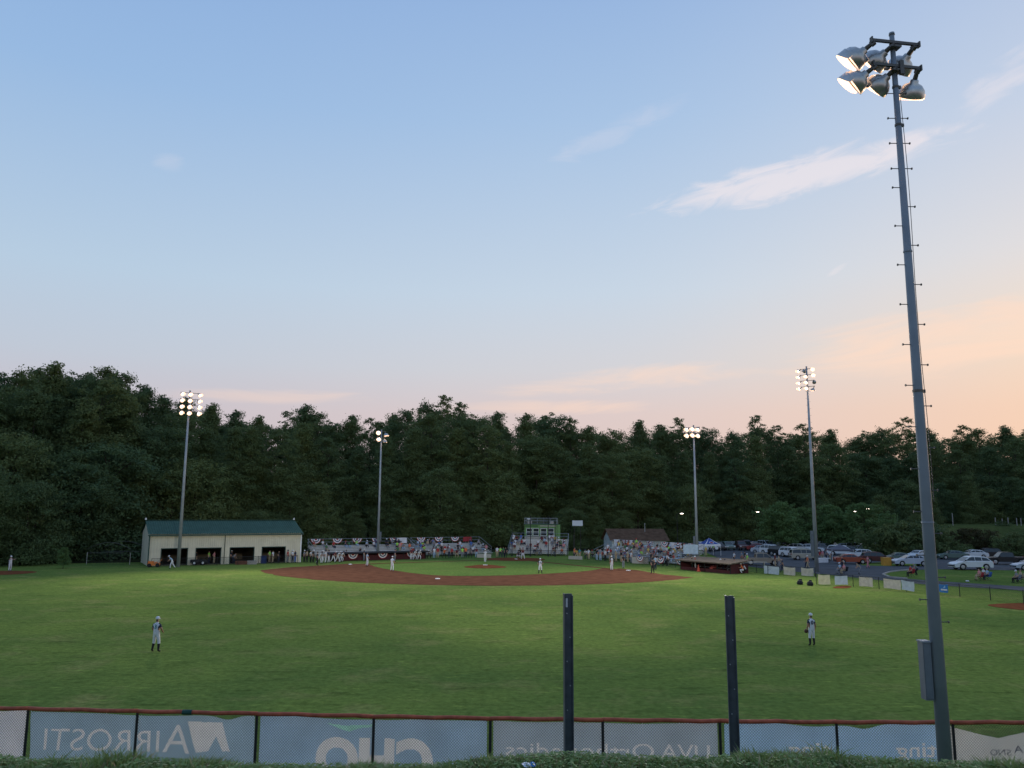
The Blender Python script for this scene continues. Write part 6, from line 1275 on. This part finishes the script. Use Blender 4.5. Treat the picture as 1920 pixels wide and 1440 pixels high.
# ------------------------------------------------------------------ foreground grass on the bank
def blade_field():
    n = 52000; X = NR.uniform(-4.6, 4.6, n); Dd = NR.uniform(5.25, 6.55, n); Z = np.array([bank_z(x, d) for x, d in zip(X, Dd)])
    clump = .5 + .5 * np.sin(X * 5.1 + 2 * np.sin(X * 1.7)) * np.sin(Dd * 7 + X * 2.2); tall = np.ones(n)
    for px, hmul, w in ((222, 2.2, .10), (1420, 1.7, .09), (1575, 2.0, .06), (690, 1.5, .12), (1500, 1.5, .15), (108, 1.4, .12), (1885, 1.8, .12), (905, 1.35, .2), (380, 1.5, .2)):
        cxx = at(px, 1420, 6).x; tall += (hmul - 1) * np.exp(-((X - cxx) / w) ** 2)
    H = (.025 + .04 * NR.random(n) ** 1.6 + .025 * clump * NR.random(n)) * tall; W = NR.uniform(.0035, .008, n); A = NR.uniform(0, 6.283, n); ln = NR.normal(size=(n, 2)) * (H * .55)[:, None]
    ca, sa = np.cos(A) * W, np.sin(A) * W
    z0 = Z - .01
    V = np.stack([np.stack([X - ca, Dd - sa, z0], 1), np.stack([X + ca, Dd + sa, z0], 1), np.stack([X + ca * .7 + ln[:, 0] * .35, Dd + sa * .7 + ln[:, 1] * .35, z0 + H * .62], 1), np.stack([X - ca * .7 + ln[:, 0] * .35, Dd - sa * .7 + ln[:, 1] * .35, z0 + H * .62], 1), np.stack([X + ln[:, 0], Dd + ln[:, 1], z0 + H], 1)], 1).reshape(-1, 3)
    F = []; mi = []
    for i in range(n): o = 5 * i; F += [(o, o + 1, o + 2, o + 3), (o + 3, o + 2, o + 4)]
    me = bpy.data.meshes.new('bank_grass'); me.from_pydata(V.tolist(), [], F)
    for m in (mat('grass_blade', (.125, .205, .058), .7, var=.35, scale=6, trans=.25), mat('grass_blade_light', (.19, .25, .080), .7, var=.3, scale=6, trans=.25), mat('grass_blade_dry', (.28, .23, .13), .8, var=.3, scale=6)): me.materials.append(m)
    pick = NR.choice(3, n, p=[.62, .26, .12]); me.polygons.foreach_set('material_index', np.repeat(pick, 2).astype(np.int32)); me.update(); tag(obj('bank_grass', me), 'uneven mown grass and weeds on the bank crest', 'grass', kind='stuff')
    # broad weed leaves
    k = 15000; X = NR.uniform(-4.6, 4.6, k); Dd = NR.uniform(5.3, 6.4, k); V = []; F = []
    for i in range(k):
        z = bank_z(X[i], Dd[i]) + NR.uniform(.01, .06); a = NR.uniform(0, 6.28); s = NR.uniform(.008, .026); t = NR.uniform(-.5, .7); c, q = math.cos(a), math.sin(a); o = len(V)
        V += [(X[i] - c * s, Dd[i] - q * s, z), (X[i] + q * s * .5, Dd[i] - c * s * .5, z + .004), (X[i] + c * s, Dd[i] + q * s, z + s * t), (X[i] - q * s * .5, Dd[i] + c * s * .5, z + .004)]; F.append((o, o + 1, o + 2, o + 3))
    b = MB(); b.add(V, F); tag(b.build('bank_weeds', mat('weed_leaf', (.15, .24, .07), .6, var=.3, scale=5, trans=.25)), 'small broad weed leaves among the bank grass', 'weeds', kind='stuff')
blade_field()
# crumpled wrapper in the grass at the bottom edge
p = G(992, 1437, 5.88); t = thing('drink_pouch', 'crumpled white and blue wrapper lying in the foreground grass', 'wrapper', p, .3); t.scale = (.72, .72, .6)
def crumple(x0, x1, m, nm, seed):
    b = MB(); V = []; F = []; n = 6
    for i in range(n + 1):
        for j in range(n + 1):
            u, v = i / n, j / n; V.append((x0 + (x1 - x0) * u, -.05 + .10 * v, .012 + .035 * math.sin(math.pi * v) * math.sin(math.pi * (.15 + .7 * u)) + .006 * math.sin(u * 9 + v * 7 + seed)))
    for i in range(n):
        for j in range(n): F.append((i * (n + 1) + j, i * (n + 1) + j + 1, (i + 1) * (n + 1) + j + 1, (i + 1) * (n + 1) + j))
    b.add(V, F); b.build(nm, m, t)
crumple(-.065, .012, mat('wrapper_white', (.55, .58, .66), .4), 'white_half', 1); crumple(.013, .055, mat('wrapper_blue', (.02, .17, .48), .4), 'blue_half', 2)
print('people', NPEOPLE, 'trees', len(TREES), 'cars', len(CARS), 'objects', len(COL.objects))
